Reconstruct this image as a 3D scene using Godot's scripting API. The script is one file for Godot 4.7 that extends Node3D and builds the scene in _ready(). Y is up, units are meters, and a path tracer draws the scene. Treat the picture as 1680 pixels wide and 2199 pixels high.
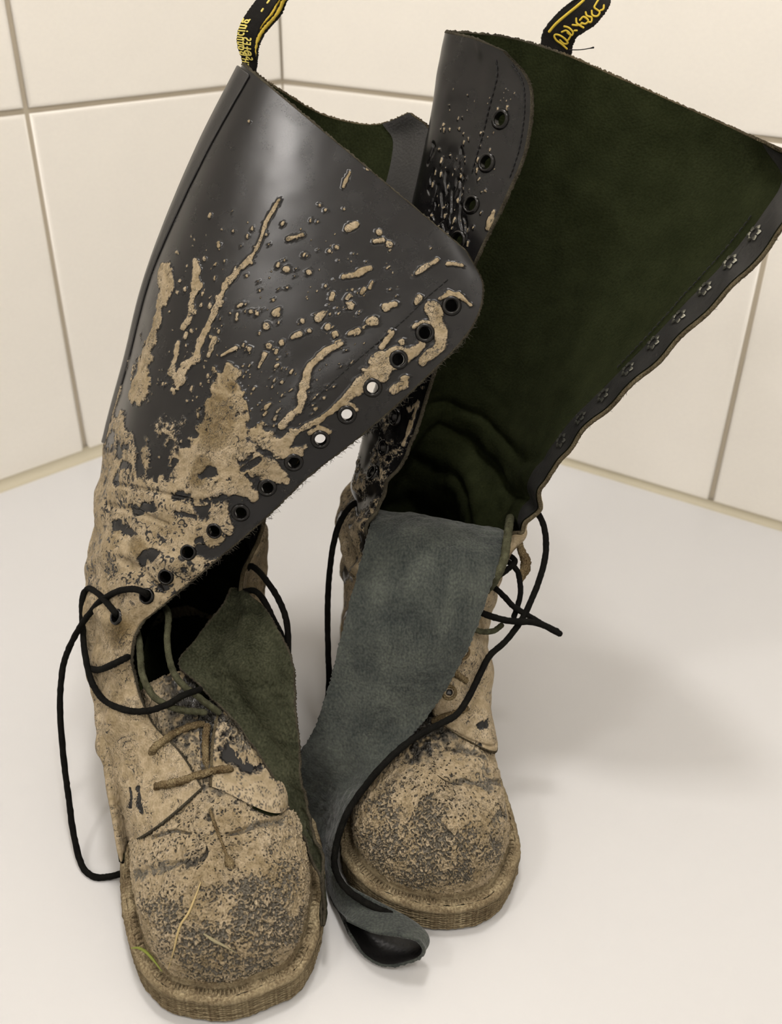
extends Node3D
# Two mud-caked tall lace-up boots standing in a white shower tray in a tiled corner.
# Units are metres, y is up, the tray's surface is y = 0.

# ---- measuring camera: the same numbers that place Camera3D, used to turn measurements into points ----
const FPX := 2050.0
const CX := 840.0
const CY := 1099.5
const EYE_H := 0.48
const PITCH := 31.8
const ROLL := 1.0
var eye := Vector3(0, EYE_H, 0)
var cf: Vector3
var cr: Vector3
var cu: Vector3

var M := {}
var na := FastNoiseLite.new()
var nb := FastNoiseLite.new()
var rng := RandomNumberGenerator.new()

func setup_axes() -> void:
	var th := deg_to_rad(PITCH)
	var r := deg_to_rad(ROLL)
	cf = Vector3(0, -sin(th), -cos(th))
	var u0 := Vector3(0, cos(th), -sin(th))
	var r0 := Vector3(1, 0, 0)
	cr = r0 * cos(r) + u0 * sin(r)
	cu = u0 * cos(r) - r0 * sin(r)

func U(px: float, py: float, d: float) -> Vector3:
	return eye + d * (cf + cr * ((px - CX) / FPX) - cu * ((py - CY) / FPX))

func fl(px: float, py: float, h := 0.0) -> Vector3:
	var q := cf + cr * ((px - CX) / FPX) - cu * ((py - CY) / FPX)
	return eye + q * ((h - EYE_H) / q.y)

func proj(p: Vector3) -> Vector3:
	var q := p - eye
	var d := q.dot(cf)
	return Vector3(CX + FPX * q.dot(cr) / d, CY - FPX * q.dot(cu) / d, d)

# ------------------------------------------------------------------ smooth sheets
class Surf:
	var nu := 0
	var nv := 0
	var p := PackedVector3Array()
	var n := PackedVector3Array()
	var pc := PackedVector2Array()   # coarse measured positions for find()
	var pstep := 4

	static func ext(a: PackedVector3Array, i: int) -> Vector3:
		var k := a.size()
		if i < 0:
			return a[0] * 2.0 - a[1]
		if i >= k:
			return a[k - 1] * 2.0 - a[k - 2]
		return a[i]

	static func spline(a: PackedVector3Array, t: float) -> Vector3:
		var x := clampf(t, 0.0, 1.0) * (a.size() - 1)
		var i := mini(int(x), a.size() - 2)
		return ext(a, i).cubic_interpolate(ext(a, i + 1), ext(a, i - 1), ext(a, i + 2), x - i)

	func make(rows: Array, nu_: int, nv_: int) -> void:
		nu = nu_
		nv = nv_
		var c: int = rows[0].size()
		var cols := []
		for k in c:
			var a := PackedVector3Array()
			for r in rows:
				a.append(r[k])
			cols.append(a)
		p.resize((nu + 1) * (nv + 1))
		for j in nv + 1:
			var line := PackedVector3Array()
			for k in c:
				line.append(spline(cols[k], float(j) / nv))
			for i in nu + 1:
				p[j * (nu + 1) + i] = spline(line, float(i) / nu)
		normals()

	func normals() -> void:
		n = Surf.calc(p, nu, nv)

	static func calc(q: PackedVector3Array, nu: int, nv: int) -> PackedVector3Array:
		var w := nu + 1
		var o := PackedVector3Array()
		o.resize(q.size())
		for j in nv + 1:
			var j0 := maxi(j - 1, 0) * w
			var j1 := mini(j + 1, nv) * w
			for i in w:
				var du := q[j * w + mini(i + 1, nu)] - q[j * w + maxi(i - 1, 0)]
				var dv := q[j1 + i] - q[j0 + i]
				o[j * w + i] = du.cross(dv).normalized()
		return o

	func lerp_in(a: PackedVector3Array, u: float, v: float) -> Vector3:
		var x := clampf(u, 0.0, 1.0) * nu
		var y := clampf(v, 0.0, 1.0) * nv
		var i := mini(int(x), nu - 1)
		var j := mini(int(y), nv - 1)
		var fx := x - i
		var fy := y - j
		var k := j * (nu + 1) + i
		var w := nu + 1
		return a[k].lerp(a[k + 1], fx).lerp(a[k + w].lerp(a[k + w + 1], fx), fy)

	func pos(u: float, v: float) -> Vector3:
		return lerp_in(p, u, v)

	func nor(u: float, v: float) -> Vector3:
		return lerp_in(n, u, v).normalized()

# the point of a sheet that shows at a measured position, between u0 and u1: Vector3(u, v, error)
func find(s: Surf, px: float, py: float, u0 := 0.0, u1 := 1.0, v0 := 0.0, v1 := 1.0) -> Vector3:
	var st := s.pstep
	var cw := s.nu / st + 1
	var ch := s.nv / st + 1
	if s.pc.is_empty():
		s.pc.resize(cw * ch)
		for j in ch:
			for i in cw:
				var q := proj(s.p[mini(j * st, s.nv) * (s.nu + 1) + mini(i * st, s.nu)])
				s.pc[j * cw + i] = Vector2(q.x, q.y)
	var at := Vector2(px, py)
	var best := 1e12
	var bi := 0
	var bj := 0
	for j in range(int(v0 * (ch - 1)), int(v1 * (ch - 1)) + 1):
		for i in range(int(u0 * (cw - 1)), int(u1 * (cw - 1)) + 1):
			var e := s.pc[j * cw + i].distance_squared_to(at)
			if e < best:
				best = e
				bi = i
				bj = j
	var u := float(bi * st) / s.nu
	var v := float(bj * st) / s.nv
	var h := 0.004
	for k in 4:
		var a := proj(s.pos(u, v))
		var ua := clampf(u + h, 0, 1)
		var ub := clampf(u - h, 0, 1)
		var va := clampf(v + h, 0, 1)
		var vb := clampf(v - h, 0, 1)
		var gu := (proj(s.pos(ua, v)) - proj(s.pos(ub, v))) / (ua - ub)
		var gv := (proj(s.pos(u, va)) - proj(s.pos(u, vb))) / (va - vb)
		var dx := px - a.x
		var dy := py - a.y
		var det := gu.x * gv.y - gv.x * gu.y
		if absf(det) < 1e-3:
			break
		var su := (dx * gv.y - gv.x * dy) / det
		var sv := (gu.x * dy - dx * gu.y) / det
		u = clampf(u + clampf(su, -0.03, 0.03), u0, u1)
		v = clampf(v + clampf(sv, -0.03, 0.03), v0, v1)
	var b := proj(s.pos(u, v))
	return Vector3(u, v, Vector2(b.x, b.y).distance_to(at))

# ------------------------------------------------------------------ mesh helpers
func commit(called: String, parent: Node3D, arrays: Array, mats: Array) -> MeshInstance3D:
	var m := ArrayMesh.new()
	for k in arrays.size():
		m.add_surface_from_arrays(Mesh.PRIMITIVE_TRIANGLES, arrays[k])
		m.surface_set_material(k, mats[k])
	var o := MeshInstance3D.new()
	o.name = called
	o.mesh = m
	parent.add_child(o, true)
	if parent != self:
		var at := Vector3.ZERO
		var q: Node = parent
		while q != self and q is Node3D:
			at += (q as Node3D).position
			q = q.get_parent()
		o.position = -at
	return o

func arr(v: PackedVector3Array, n: PackedVector3Array, uv: PackedVector2Array, idx: PackedInt32Array) -> Array:
	var a := []
	a.resize(Mesh.ARRAY_MAX)
	a[Mesh.ARRAY_VERTEX] = v
	a[Mesh.ARRAY_NORMAL] = n
	if uv.size():
		a[Mesh.ARRAY_TEX_UV] = uv
	a[Mesh.ARRAY_INDEX] = idx
	return a

# grid of (w x h) vertices -> arrays; normals are given, winding follows them
func grid(v: PackedVector3Array, n: PackedVector3Array, uv: PackedVector2Array, w: int, h: int, skip := PackedByteArray()) -> Array:
	var vote := 0.0
	for k in 60:
		var i := (k * 37) % (w - 1)
		var j := (k * 53) % (h - 1)
		var a := v[j * w + i]
		vote += (v[(j + 1) * w + i] - a).cross(v[j * w + i + 1] - a).normalized().dot(n[j * w + i])
	var flip := vote < 0.0
	var idx := PackedInt32Array()
	idx.resize((w - 1) * (h - 1) * 6)
	var c := 0
	for j in h - 1:
		for i in w - 1:
			if skip.size() and skip[j * (w - 1) + i]:
				continue
			var a := j * w + i
			var b := a + 1
			var d := a + w
			var e := d + 1
			if flip:
				idx[c] = a; idx[c + 1] = d; idx[c + 2] = b
				idx[c + 3] = b; idx[c + 4] = d; idx[c + 5] = e
			else:
				idx[c] = a; idx[c + 1] = b; idx[c + 2] = d
				idx[c + 3] = b; idx[c + 4] = e; idx[c + 5] = d
			c += 6
	idx.resize(c)
	return arr(v, n, uv, idx)

# one side of a sheet over the columns i0..i1, moved out by off and by a height picture
func side(s: Surf, i0: int, i1: int, sgn: float, off: float, tex: Dictionary, amp: float, holes: Array = [], hole_r := 0.0, stepping := 1, fade := true) -> Array:
	var w := (i1 - i0) / stepping + 1
	var h := s.nv / stepping + 1
	var v := PackedVector3Array()
	var uv := PackedVector2Array()
	v.resize(w * h)
	uv.resize(w * h)
	var hm: PackedFloat32Array = tex.get("h", PackedFloat32Array())
	var tw: int = tex.get("w", 0)
	var th: int = tex.get("hh", 0)
	for j in h:
		for i in w:
			var k := mini(j * stepping, s.nv) * (s.nu + 1) + mini(i0 + i * stepping, s.nu)
			var a := float(i) / (w - 1)
			var b := float(j) / (h - 1)
			var d := off
			if tw:
				var e := amp * hm[mini(int(b * th), th - 1) * tw + mini(int(a * tw), tw - 1)]
				if fade:
					e *= clampf(minf(minf(i, w - 1 - i), minf(j, h - 1 - j)) / 3.0, 0.0, 1.0)
				d += e
			v[j * w + i] = s.p[k] + s.n[k] * (sgn * d)
			uv[j * w + i] = Vector2(a, b)
	var n := Surf.calc(v, w - 1, h - 1)
	if sgn < 0:
		for k in n.size():
			n[k] = -n[k]
	var skip := PackedByteArray()
	if holes.size():
		skip.resize((w - 1) * (h - 1))
		for c: Vector3 in holes:
			for j in h - 1:
				for i in w - 1:
					var m := (v[j * w + i] + v[(j + 1) * w + i + 1]) * 0.5
					if m.distance_squared_to(c) < hole_r * hole_r:
						skip[j * (w - 1) + i] = 1
	return grid(v, n, uv, w, h, skip)

# rounded raw edge along a border of a sheet; path is a list of grid indices [i, j], away points off the sheet
func rim(s: Surf, path: Array, sgn: float, o_out: float, o_in: float, jitter := 0.0) -> Array:
	var v := PackedVector3Array()
	var n := PackedVector3Array()
	var uv := PackedVector2Array()
	var w := s.nu + 1
	var K := 6
	var half := absf(o_out - o_in) * 0.5
	for q in path.size():
		var i: int = path[q][0]
		var j: int = path[q][1]
		var k := j * w + i
		var c := s.p[k]
		var inn := k
		if i == 0 or path[q].size() > 2 and path[q][2] == 0: inn = j * w + mini(i + 2, s.nu)
		elif i == s.nu: inn = j * w + i - 2
		elif j == 0: inn = 2 * w + i
		else: inn = (j - 2) * w + i
		var away := (c - s.p[inn]).normalized()
		var nn := s.n[k] * sgn
		away = (away - nn * away.dot(nn)).normalized()
		var jit := 1.0
		if jitter > 0.0:
			jit = 1.0 + jitter * na.get_noise_3d(c.x * 900.0, c.y * 900.0, c.z * 900.0)
		for m in K + 1:
			var a := PI * m / K
			var out := nn * cos(a) * half + away * sin(a) * half * jit
			v.append(c + nn * (o_out + o_in) * 0.5 + out)
			n.append((nn * cos(a) + away * sin(a)).normalized())
			uv.append(Vector2(float(m) / K, float(q) / 20.0))
	return grid(v, n, uv, K + 1, path.size())

func border(s: Surf, i0: int, i1: int, left: bool, right: bool, top: bool, bottom: bool) -> Array:
	var a := []
	if left:
		for j in range(s.nv, -1, -1): a.append([i0, j])
	if top:
		for i in range(i0, i1 + 1): a.append([i, 0])
	if right:
		for j in s.nv + 1: a.append([i1, j])
	if bottom:
		for i in range(i1, i0 - 1, -1): a.append([i, s.nv])
	return a

# tube through points with a radius each
func tube_arr(ctrl: PackedVector3Array, rad: PackedFloat32Array, sides := 10, per := 8, bumps := 0.0) -> Array:
	var pts := PackedVector3Array()
	var rr := PackedFloat32Array()
	var total := (ctrl.size() - 1) * per
	for k in total + 1:
		var t := float(k) / total
		pts.append(Surf.spline(ctrl, t))
		var x := t * (rad.size() - 1)
		var i := mini(int(x), maxi(rad.size() - 2, 0))
		rr.append(rad[0] if rad.size() == 1 else lerpf(rad[i], rad[i + 1], x - i))
	var v := PackedVector3Array()
	var n := PackedVector3Array()
	var uv := PackedVector2Array()
	var t0 := (pts[1] - pts[0]).normalized()
	var nn := t0.cross(Vector3.UP if absf(t0.y) < 0.9 else Vector3.RIGHT).normalized()
	var len := 0.0
	var rings := []
	for k in pts.size():
		var tg := (pts[mini(k + 1, pts.size() - 1)] - pts[maxi(k - 1, 0)]).normalized()
		nn = (nn - tg * nn.dot(tg)).normalized()
		if k: len += pts[k].distance_to(pts[k - 1])
		if k == 0:
			rings.append([pts[k] - tg * rr[k] * 0.75, nn, tg, rr[k] * 0.02, len])
			rings.append([pts[k] - tg * rr[k] * 0.55, nn, tg, rr[k] * 0.7, len])
		rings.append([pts[k], nn, tg, rr[k], len])
		if k == pts.size() - 1:
			rings.append([pts[k] + tg * rr[k] * 0.55, nn, tg, rr[k] * 0.7, len])
			rings.append([pts[k] + tg * rr[k] * 0.75, nn, tg, rr[k] * 0.02, len])
	for r in rings:
		var bt: Vector3 = r[2].cross(r[1])
		for q in sides + 1:
			var a := TAU * q / sides
			var d: Vector3 = r[1] * cos(a) + bt * sin(a)
			var rad2: float = r[3]
			if bumps > 0.0:
				rad2 *= 1.0 + bumps * na.get_noise_3d(r[0].x * 500.0 + d.x * 2.0, r[0].y * 500.0 + d.y * 2.0, r[0].z * 500.0 + d.z * 2.0)
			v.append(r[0] + d * rad2)
			n.append(d)
			uv.append(Vector2(float(q) / sides, r[4] * 100.0))
	return grid(v, n, uv, sides + 1, rings.size())

var on: Array = []      # sheets that a lace may lie on
var on_right := true

func lace(parent: Node3D, called: String, pts: Array, r: float, mat: Material, bumps := 0.12) -> MeshInstance3D:
	var c := PackedVector3Array()
	for q in pts:
		if q is Vector3:
			c.append(q)
			continue
		var d: float = q[2]
		if q.size() > 3:
			for sf: Surf in on:
				var f := find(sf, q[0], q[1], 0.5 if sf.nu > 399 and sf.nv > 400 and on_right else 0.0, 1.0)
				if f.z < 3.0:
					d = minf(d, proj(sf.pos(f.x, f.y)).z - r * 1.15)
		c.append(U(q[0], q[1], d))
	return commit(called, parent, [tube_arr(c, PackedFloat32Array([r]), 12, 10, bumps)], [mat])

# several arrays in one
func join(list: Array) -> Array:
	var v := PackedVector3Array()
	var n := PackedVector3Array()
	var idx := PackedInt32Array()
	for a in list:
		var off := v.size()
		v.append_array(a[Mesh.ARRAY_VERTEX])
		n.append_array(a[Mesh.ARRAY_NORMAL])
		for k: int in a[Mesh.ARRAY_INDEX]:
			idx.append(k + off)
	return arr(v, n, PackedVector2Array(), idx)

# ------------------------------------------------------------------ mud pictures
# strokes: chains of [px, py, r] measured on the photo, laid into the sheet's own u, v as fields of 1 - distance / radius
func lay(field: PackedFloat32Array, w: int, h: int, s: Surf, u0: float, u1: float, chain: Array, fu0: float, fu1: float) -> PackedFloat32Array:
	var q := []
	for c in chain:
		var f := find(s, c[0], c[1], fu0, fu1)
		if f.z > 14.0:
			continue
		q.append([f.x, f.y, float(c[2])])
	if q.size() == 1:
		q.append(q[0])
	for k in q.size() - 1:
		var a: Array = q[k]
		var b: Array = q[k + 1]
		var mu: float = (a[0] + b[0]) * 0.5
		var mv: float = (a[1] + b[1]) * 0.5
		var e := 0.006
		var gu := (proj(s.pos(mu + e, mv)) - proj(s.pos(mu - e, mv))) / (clampf(mu + e, 0, 1) - clampf(mu - e, 0, 1))
		var gv := (proj(s.pos(mu, mv + e)) - proj(s.pos(mu, mv - e))) / (clampf(mv + e, 0, 1) - clampf(mv - e, 0, 1))
		gu.z = 0.0
		gv.z = 0.0
		var lu := maxf(gu.length(), 120.0)
		var lv := maxf(gv.length(), 60.0)
		var eg := gu.dot(gv) / (lu * lv)
		var sn := sqrt(maxf(1.0 - eg * eg, 0.05))
		var ra: float = a[2]
		var rb: float = b[2]
		if absf(a[0] - b[0]) > 0.3 * (u1 - u0):
			continue
		var rm := maxf(ra, rb) * 1.02
		var x0 := int(((minf(a[0], b[0]) - rm / lu / sn) - u0) / (u1 - u0) * w)
		var x1 := int(((maxf(a[0], b[0]) + rm / lu / sn) - u0) / (u1 - u0) * w) + 1
		var y0 := int((minf(a[1], b[1]) - rm / lv / sn) * h)
		var y1 := int((maxf(a[1], b[1]) + rm / lv / sn) * h) + 1
		# flatten to a metric frame: X along u, Y across it
		var ax: float = a[0] * lu + a[1] * lv * eg
		var ay: float = a[1] * lv * sn
		var bx: float = b[0] * lu + b[1] * lv * eg
		var by: float = b[1] * lv * sn
		var dx := bx - ax
		var dy := by - ay
		var ll := maxf(dx * dx + dy * dy, 1e-12)
		for y in range(maxi(y0, 0), mini(y1, h)):
			var vv := (y + 0.5) / h
			var py := vv * lv * sn
			for x in range(maxi(x0, 0), mini(x1, w)):
				var uu := u0 + (x + 0.5) / w * (u1 - u0)
				var px := uu * lu + vv * lv * eg
				var t := clampf(((px - ax) * dx + (py - ay) * dy) / ll, 0.0, 1.0)
				var ex := px - ax - dx * t
				var ey := py - ay - dy * t
				var f := 1.0 - sqrt(ex * ex + ey * ey) / lerpf(ra, rb, t)
				var at := y * w + x
				if f > field[at]:
					field[at] = f
	return field

func empty(w: int, h: int) -> PackedFloat32Array:
	var a := PackedFloat32Array()
	a.resize(w * h)
	return a

var job := {}

func bake_row(y: int) -> void:
	var w: int = job.w
	var h: int = job.hh
	var s: Surf = job.s
	var u0: float = job.u0
	var u1: float = job.u1
	var kind: int = job.kind
	var bm: PackedFloat32Array = job.mud
	var bg: PackedFloat32Array = job.gap
	var bd: PackedFloat32Array = job.dent
	var bw: PackedFloat32Array = job.damp
	var col := PackedByteArray()
	var rh := PackedByteArray()
	var hh := PackedFloat32Array()
	col.resize(w * 3)
	rh.resize(w * 3)
	hh.resize(w)
	var v := (y + 0.5) / h
	for x in w:
		var a := (x + 0.5) / w
		var u := u0 + a * (u1 - u0)
		var p := s.lerp_in(s.p, u, v)
		var k := y * w + x
		var mud := bm[k]
		var gap := bg[k]
		var dent := bd[k]
		var n1 := na.get_noise_3dv(p * 45.0)
		var n2 := na.get_noise_3dv(p * 190.0)
		var n3 := na.get_noise_3dv(p * 640.0)
		var wob := n2 * 0.55 + n3 * 0.35
		var m := 0.0
		var cover := 0.0
		var hgt := 0.0
		if kind == 0:        # outer quarter of the nearer boot: splashed above, caked below
			var vs := lerpf(0.335, 0.36, minf(a * 2.0, 1.0)) + 0.08 * smoothstep(0.55, 0.95, a)
			cover = smoothstep(vs - 0.07, vs + 0.13, v + 0.06 * n1)
			cover *= 1.0 - 0.75 * smoothstep(0.915, 0.965, a) * (1.0 - smoothstep(0.50, 0.6, v))
		elif kind == 2:      # left quarter of the other boot: clean above, thin dried mud low down
			cover = smoothstep(0.44, 0.56, v + 0.05 * n1) * (0.40 + 0.25 * smoothstep(0.62, 0.78, v))
		elif kind == 3:
			cover = smoothstep(0.4, 0.5, v + 0.05 * n1)
			if u1 < 0.55:
				cover *= 1.0 - 0.55 * smoothstep(0.78, 0.86, v) * (1.0 - smoothstep(0.95, 0.985, v)) * (1.0 - smoothstep(0.12, 0.3, a))
		else:                # vamp: caked all over
			cover = 1.0
		if cover > 0.001:
			m = smoothstep(0.36, 0.56, cover * 1.06 + wob * 0.55 * (1.0 - cover * 0.55) - 0.7 * maxf(0.0, -n1 + 0.5 * n2 - 0.1) * (1.45 - cover))
		var lump := 0.5 + 0.32 * n2 + 0.18 * n3
		if mud > 0.0:
			var dm := smoothstep(0.03, 0.2, mud + wob * 0.34 + 0.42 * na.get_noise_3dv(p * 105.0) + 0.0)
			m = maxf(m, dm)
		if gap > 0.0 and kind != 1:
			m *= 1.0 - smoothstep(0.12, 0.3, gap + wob * 0.5 + 0.55 * na.get_noise_3dv(p * 120.0) - 0.05)
		# wandering cracks and flow wrinkles
		if m > 0.01:
			var wp := p * 150.0 + Vector3(n1, n2, n1 - n2) * 1.4
			var c1 := absf(nb.get_noise_3dv(wp))
			var c2 := absf(nb.get_noise_3dv(wp * 2.3 + Vector3(7, 3, 1)))
			var mask := smoothstep(-0.1, 0.35, n1 + 0.4 * n2)
			var line := (1.0 - smoothstep(0.02, 0.125, c1)) * smoothstep(-0.15, 0.3, na.get_noise_3dv(p * 80.0)) * 0.95
			line = maxf(line, (1.0 - smoothstep(0.01, 0.12, c2)) * mask * 0.8)
			hgt = m * (0.45 + 0.4 * lump) - line * 0.28 + 0.12 * n1 * m
			if kind != 1:
				m *= 1.0 - line * 0.9
				if kind == 0:
					var g2 := nb.get_noise_3dv(p * Vector3(62.0, 80.0, 62.0) + Vector3(n2, -n2, n1) * 0.8) + 0.22 * n3
					m *= 1.0 - 0.93 * smoothstep(0.46, 0.56, g2) * (1.0 - smoothstep(0.58, 0.66, v)) * (1.0 - smoothstep(0.1, 0.3, mud))
			else:
				m *= 1.0 - line * 0.45
		if kind == 1:
			# worn toe: pits and crumbs where the gap field is high
			var g := smoothstep(-0.05, 0.7, gap + 0.5 * n1) if gap > 0.0 else 0.0
			var pw := p * 300.0 + Vector3(n2, n1, -n2) * 0.9
			var pit := 0.75 * na.get_noise_3dv(pw) + 0.55 * nb.get_noise_3dv(p * 520.0) + 0.22 * n3
			var bare := smoothstep(0.62 - 0.72 * g, 0.78 - 0.6 * g, pit + 0.12 * n1 + 0.06)
			m *= 1.0 - bare * 0.74
			hgt = hgt * (1.0 - 0.5 * bare) + 0.16 * n3 * (0.4 + g) + 0.3 * maxf(0.0, nb.get_noise_3dv(p * 260.0) - 0.1) - bare * 0.16
			var throat := smoothstep(0.74, 0.93, v + 0.05 * n2) * smoothstep(0.395, 0.46, absf(u - 0.5) + 0.03 * n2)
			m *= 1.0 - 0.9 * throat * smoothstep(-0.5, 0.1, n2 + n1 + throat - 0.2)
		if dent > 0.0:
			var dd := smoothstep(0.0, 0.8, dent + 0.25 * wob)
			hgt -= dd * 0.7
			if kind == 1:
				m *= 1.0 - 0.7 * smoothstep(0.25, 0.8, dent + 1.2 * wob)
		var tone := 0.6 * n1 + 0.75 * n2 + 0.6 * n3 - 0.7 * smoothstep(0.15, 0.6, nb.get_noise_3dv(p * 24.0))
		m = clampf(m, 0.0, 1.0)
		if bw[k] > 0.0:
			tone -= 2.6 * smoothstep(0.0, 0.7, bw[k] + 0.35 * n1 + 0.15 * n2)
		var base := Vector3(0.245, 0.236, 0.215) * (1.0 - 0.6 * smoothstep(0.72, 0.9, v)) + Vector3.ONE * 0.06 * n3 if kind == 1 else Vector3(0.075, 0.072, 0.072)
		var thin := 0.045 * m * (1.0 - m)
		var r := lerpf(base.x + 0.012 * n2, 0.553 + 0.06 * tone, m) + thin
		var gg := lerpf(base.y + 0.012 * n2, 0.498 + 0.06 * tone, m) + thin
		var b := lerpf(base.z + 0.010 * n2, 0.402 + 0.062 * tone, m) + thin
		col[x * 3] = int(clampf(r, 0, 1) * 255.0)
		col[x * 3 + 1] = int(clampf(gg, 0, 1) * 255.0)
		col[x * 3 + 2] = int(clampf(b, 0, 1) * 255.0)
		var scuff := 0.025 * absf(n3) + 0.06 * maxf(n1, 0.0)
		rh[x * 3] = int(clampf(hgt * 0.7 + 0.28, 0, 1) * 255.0)
		rh[x * 3 + 1] = int(clampf(lerpf(0.235 + scuff, 0.93, smoothstep(0.0, 0.5, m)), 0, 1) * 255.0)
		rh[x * 3 + 2] = 0
		hh[x] = hgt
	job.col[y] = col
	job.rh[y] = rh
	job.hts[y] = hh

# bakes the look of a sheet between u0 and u1; kinds as in bake_row
func bake(s: Surf, u0: float, u1: float, w: int, h: int, kind: int, mud: Array, gap: Array, dent: Array, relief := 0.10, fu0 := -1.0, fu1 := -1.0, damp: Array = []) -> Dictionary:
	if fu0 < 0: fu0 = u0
	if fu1 < 0: fu1 = u1
	var fm := empty(w, h)
	for c in mud: fm = lay(fm, w, h, s, u0, u1, c, fu0, fu1)
	var fg := empty(w, h)
	for c in gap: fg = lay(fg, w, h, s, u0, u1, c, fu0, fu1)
	var fd := empty(w, h)
	for c in dent: fd = lay(fd, w, h, s, u0, u1, c, fu0, fu1)
	var fw := empty(w, h)
	for c in damp: fw = lay(fw, w, h, s, u0, u1, c, fu0, fu1)
	job = {"damp": fw, "w": w, "hh": h, "s": s, "u0": u0, "u1": u1, "kind": kind, "mud": fm, "gap": fg, "dent": fd, "col": [], "rh": [], "hts": []}
	job.col.resize(h)
	job.rh.resize(h)
	job.hts.resize(h)
	var id := WorkerThreadPool.add_group_task(bake_row, h)
	WorkerThreadPool.wait_for_group_task_completion(id)
	var c := PackedByteArray()
	var r := PackedByteArray()
	var hs := PackedFloat32Array()
	for y in h:
		c.append_array(job.col[y])
		r.append_array(job.rh[y])
		hs.append_array(job.hts[y])
	var m := StandardMaterial3D.new()
	m.albedo_texture = ImageTexture.create_from_image(Image.create_from_data(w, h, false, Image.FORMAT_RGB8, c))
	var t := ImageTexture.create_from_image(Image.create_from_data(w, h, false, Image.FORMAT_RGB8, r))
	m.roughness = 1.0
	m.roughness_texture = t
	m.roughness_texture_channel = BaseMaterial3D.TEXTURE_CHANNEL_GREEN
	m.heightmap_enabled = true
	m.heightmap_scale = relief
	m.heightmap_texture = t
	m.texture_repeat = false
	m.metallic_specular = 0.40
	return {"w": w, "hh": h, "h": hs, "mat": m}

# ------------------------------------------------------------------ plain materials
func noise_tex(freq: float, size: int, seed_: int, octaves := 4, type := FastNoiseLite.TYPE_SIMPLEX_SMOOTH) -> Image:
	var n := FastNoiseLite.new()
	n.seed = seed_
	n.frequency = freq
	n.noise_type = type
	n.fractal_octaves = octaves
	return n.get_seamless_image(size, size)

func cloth(base: Color, spread: float, seed_: int, rough: float, relief: float, scale: float) -> StandardMaterial3D:
	var big := noise_tex(0.012, 512, seed_, 4)
	var fine := noise_tex(0.16, 512, seed_ + 1, 3)
	var im := Image.create(512, 512, false, Image.FORMAT_RGB8)
	for y in 512:
		for x in 512:
			var t := (big.get_pixel(x, y).r - 0.5) * 0.95 + (fine.get_pixel(x, y).r - 0.5) * 1.4
			im.set_pixel(x, y, Color(base.r + t * spread, base.g + t * spread, base.b + t * spread * 0.85))
	var m := StandardMaterial3D.new()
	m.albedo_texture = ImageTexture.create_from_image(im)
	m.roughness = rough
	m.uv1_triplanar = true
	m.uv1_scale = Vector3.ONE * scale
	m.heightmap_enabled = true
	m.heightmap_scale = relief
	m.heightmap_texture = ImageTexture.create_from_image(fine)
	if rough >= 0.8:
		m.metallic_specular = 0.18
	return m

func flat_mat(c: Color, rough: float, metal := 0.0) -> StandardMaterial3D:
	var m := StandardMaterial3D.new()
	m.albedo_color = c
	m.roughness = rough
	m.metallic = metal
	return m

func make_materials() -> void:
	M.suede = cloth(Color(0.222, 0.236, 0.222), 0.13, 21, 0.97, 0.05, 7.0)
	M.suede.rim_enabled = true
	M.suede.rim = 0.35
	M.suede.rim_tint = 0.6
	M.suede_green = cloth(Color(0.185, 0.19, 0.142), 0.13, 31, 0.97, 0.05, 7.0)
	M.lining = cloth(Color(0.118, 0.132, 0.068), 0.06, 41, 0.98, 0.04, 7.0)
	M.leather = cloth(Color(0.078, 0.074, 0.073), 0.02, 51, 0.36, 0.012, 6.0)
	M.facing = cloth(Color(0.11, 0.107, 0.10), 0.05, 61, 0.55, 0.02, 7.0)
	M.edge = cloth(Color(0.215, 0.20, 0.165), 0.13, 71, 0.95, 0.06, 14.0)
	M.edge_mud = cloth(Color(0.29, 0.26, 0.20), 0.18, 72, 0.95, 0.08, 14.0)
	M.mud = cloth(Color(0.60, 0.53, 0.405), 0.22, 81, 0.95, 0.09, 12.0)
	M.sole = cloth(Color(0.465, 0.415, 0.325), 0.3, 91, 0.93, 0.09, 16.0)
	M.sole.uv1_scale = Vector3(7, 55, 7)
	M.mud_dark = cloth(Color(0.36, 0.31, 0.225), 0.3, 85, 0.95, 0.09, 12.0)
	M.lace = cloth(Color(0.06, 0.058, 0.05), 0.06, 101, 0.9, 0.03, 30.0)
	M.lace_mud = cloth(Color(0.25, 0.25, 0.19), 0.2, 105, 0.95, 0.04, 30.0)
	M.eyelet = flat_mat(Color(0.10, 0.095, 0.09), 0.22, 0.6)
	M.eyelet_back = flat_mat(Color(0.56, 0.56, 0.52), 0.28, 0.9)
	M.thread = flat_mat(Color(0.05, 0.048, 0.045), 0.9)
	M.fibre = flat_mat(Color(0.20, 0.185, 0.15), 0.95)
	M.strap = cloth(Color(0.095, 0.09, 0.083), 0.05, 111, 0.8, 0.02, 25.0)
	M.yellow = flat_mat(Color(0.72, 0.62, 0.16), 0.75)
	M.yellow_pale = flat_mat(Color(0.78, 0.72, 0.36), 0.75)
	M.tray = flat_mat(Color(0.725, 0.722, 0.72), 0.3)
	M.tile = cloth(Color(0.93, 0.915, 0.885), 0.012, 121, 0.33, 0.002, 3.0)
	M.grout = flat_mat(Color(0.70, 0.66, 0.59), 0.95)
	M.seal = flat_mat(Color(0.66, 0.63, 0.55), 0.6)
	M.paint = flat_mat(Color(0.90, 0.89, 0.87), 0.9)

# ------------------------------------------------------------------ naming
func thing(called: String, label: String, category: String, at: Vector3, group := "") -> Node3D:
	var o := Node3D.new()
	o.name = called
	o.position = at
	add_child(o, true)
	tag(o, label, category, group)
	return o

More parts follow.
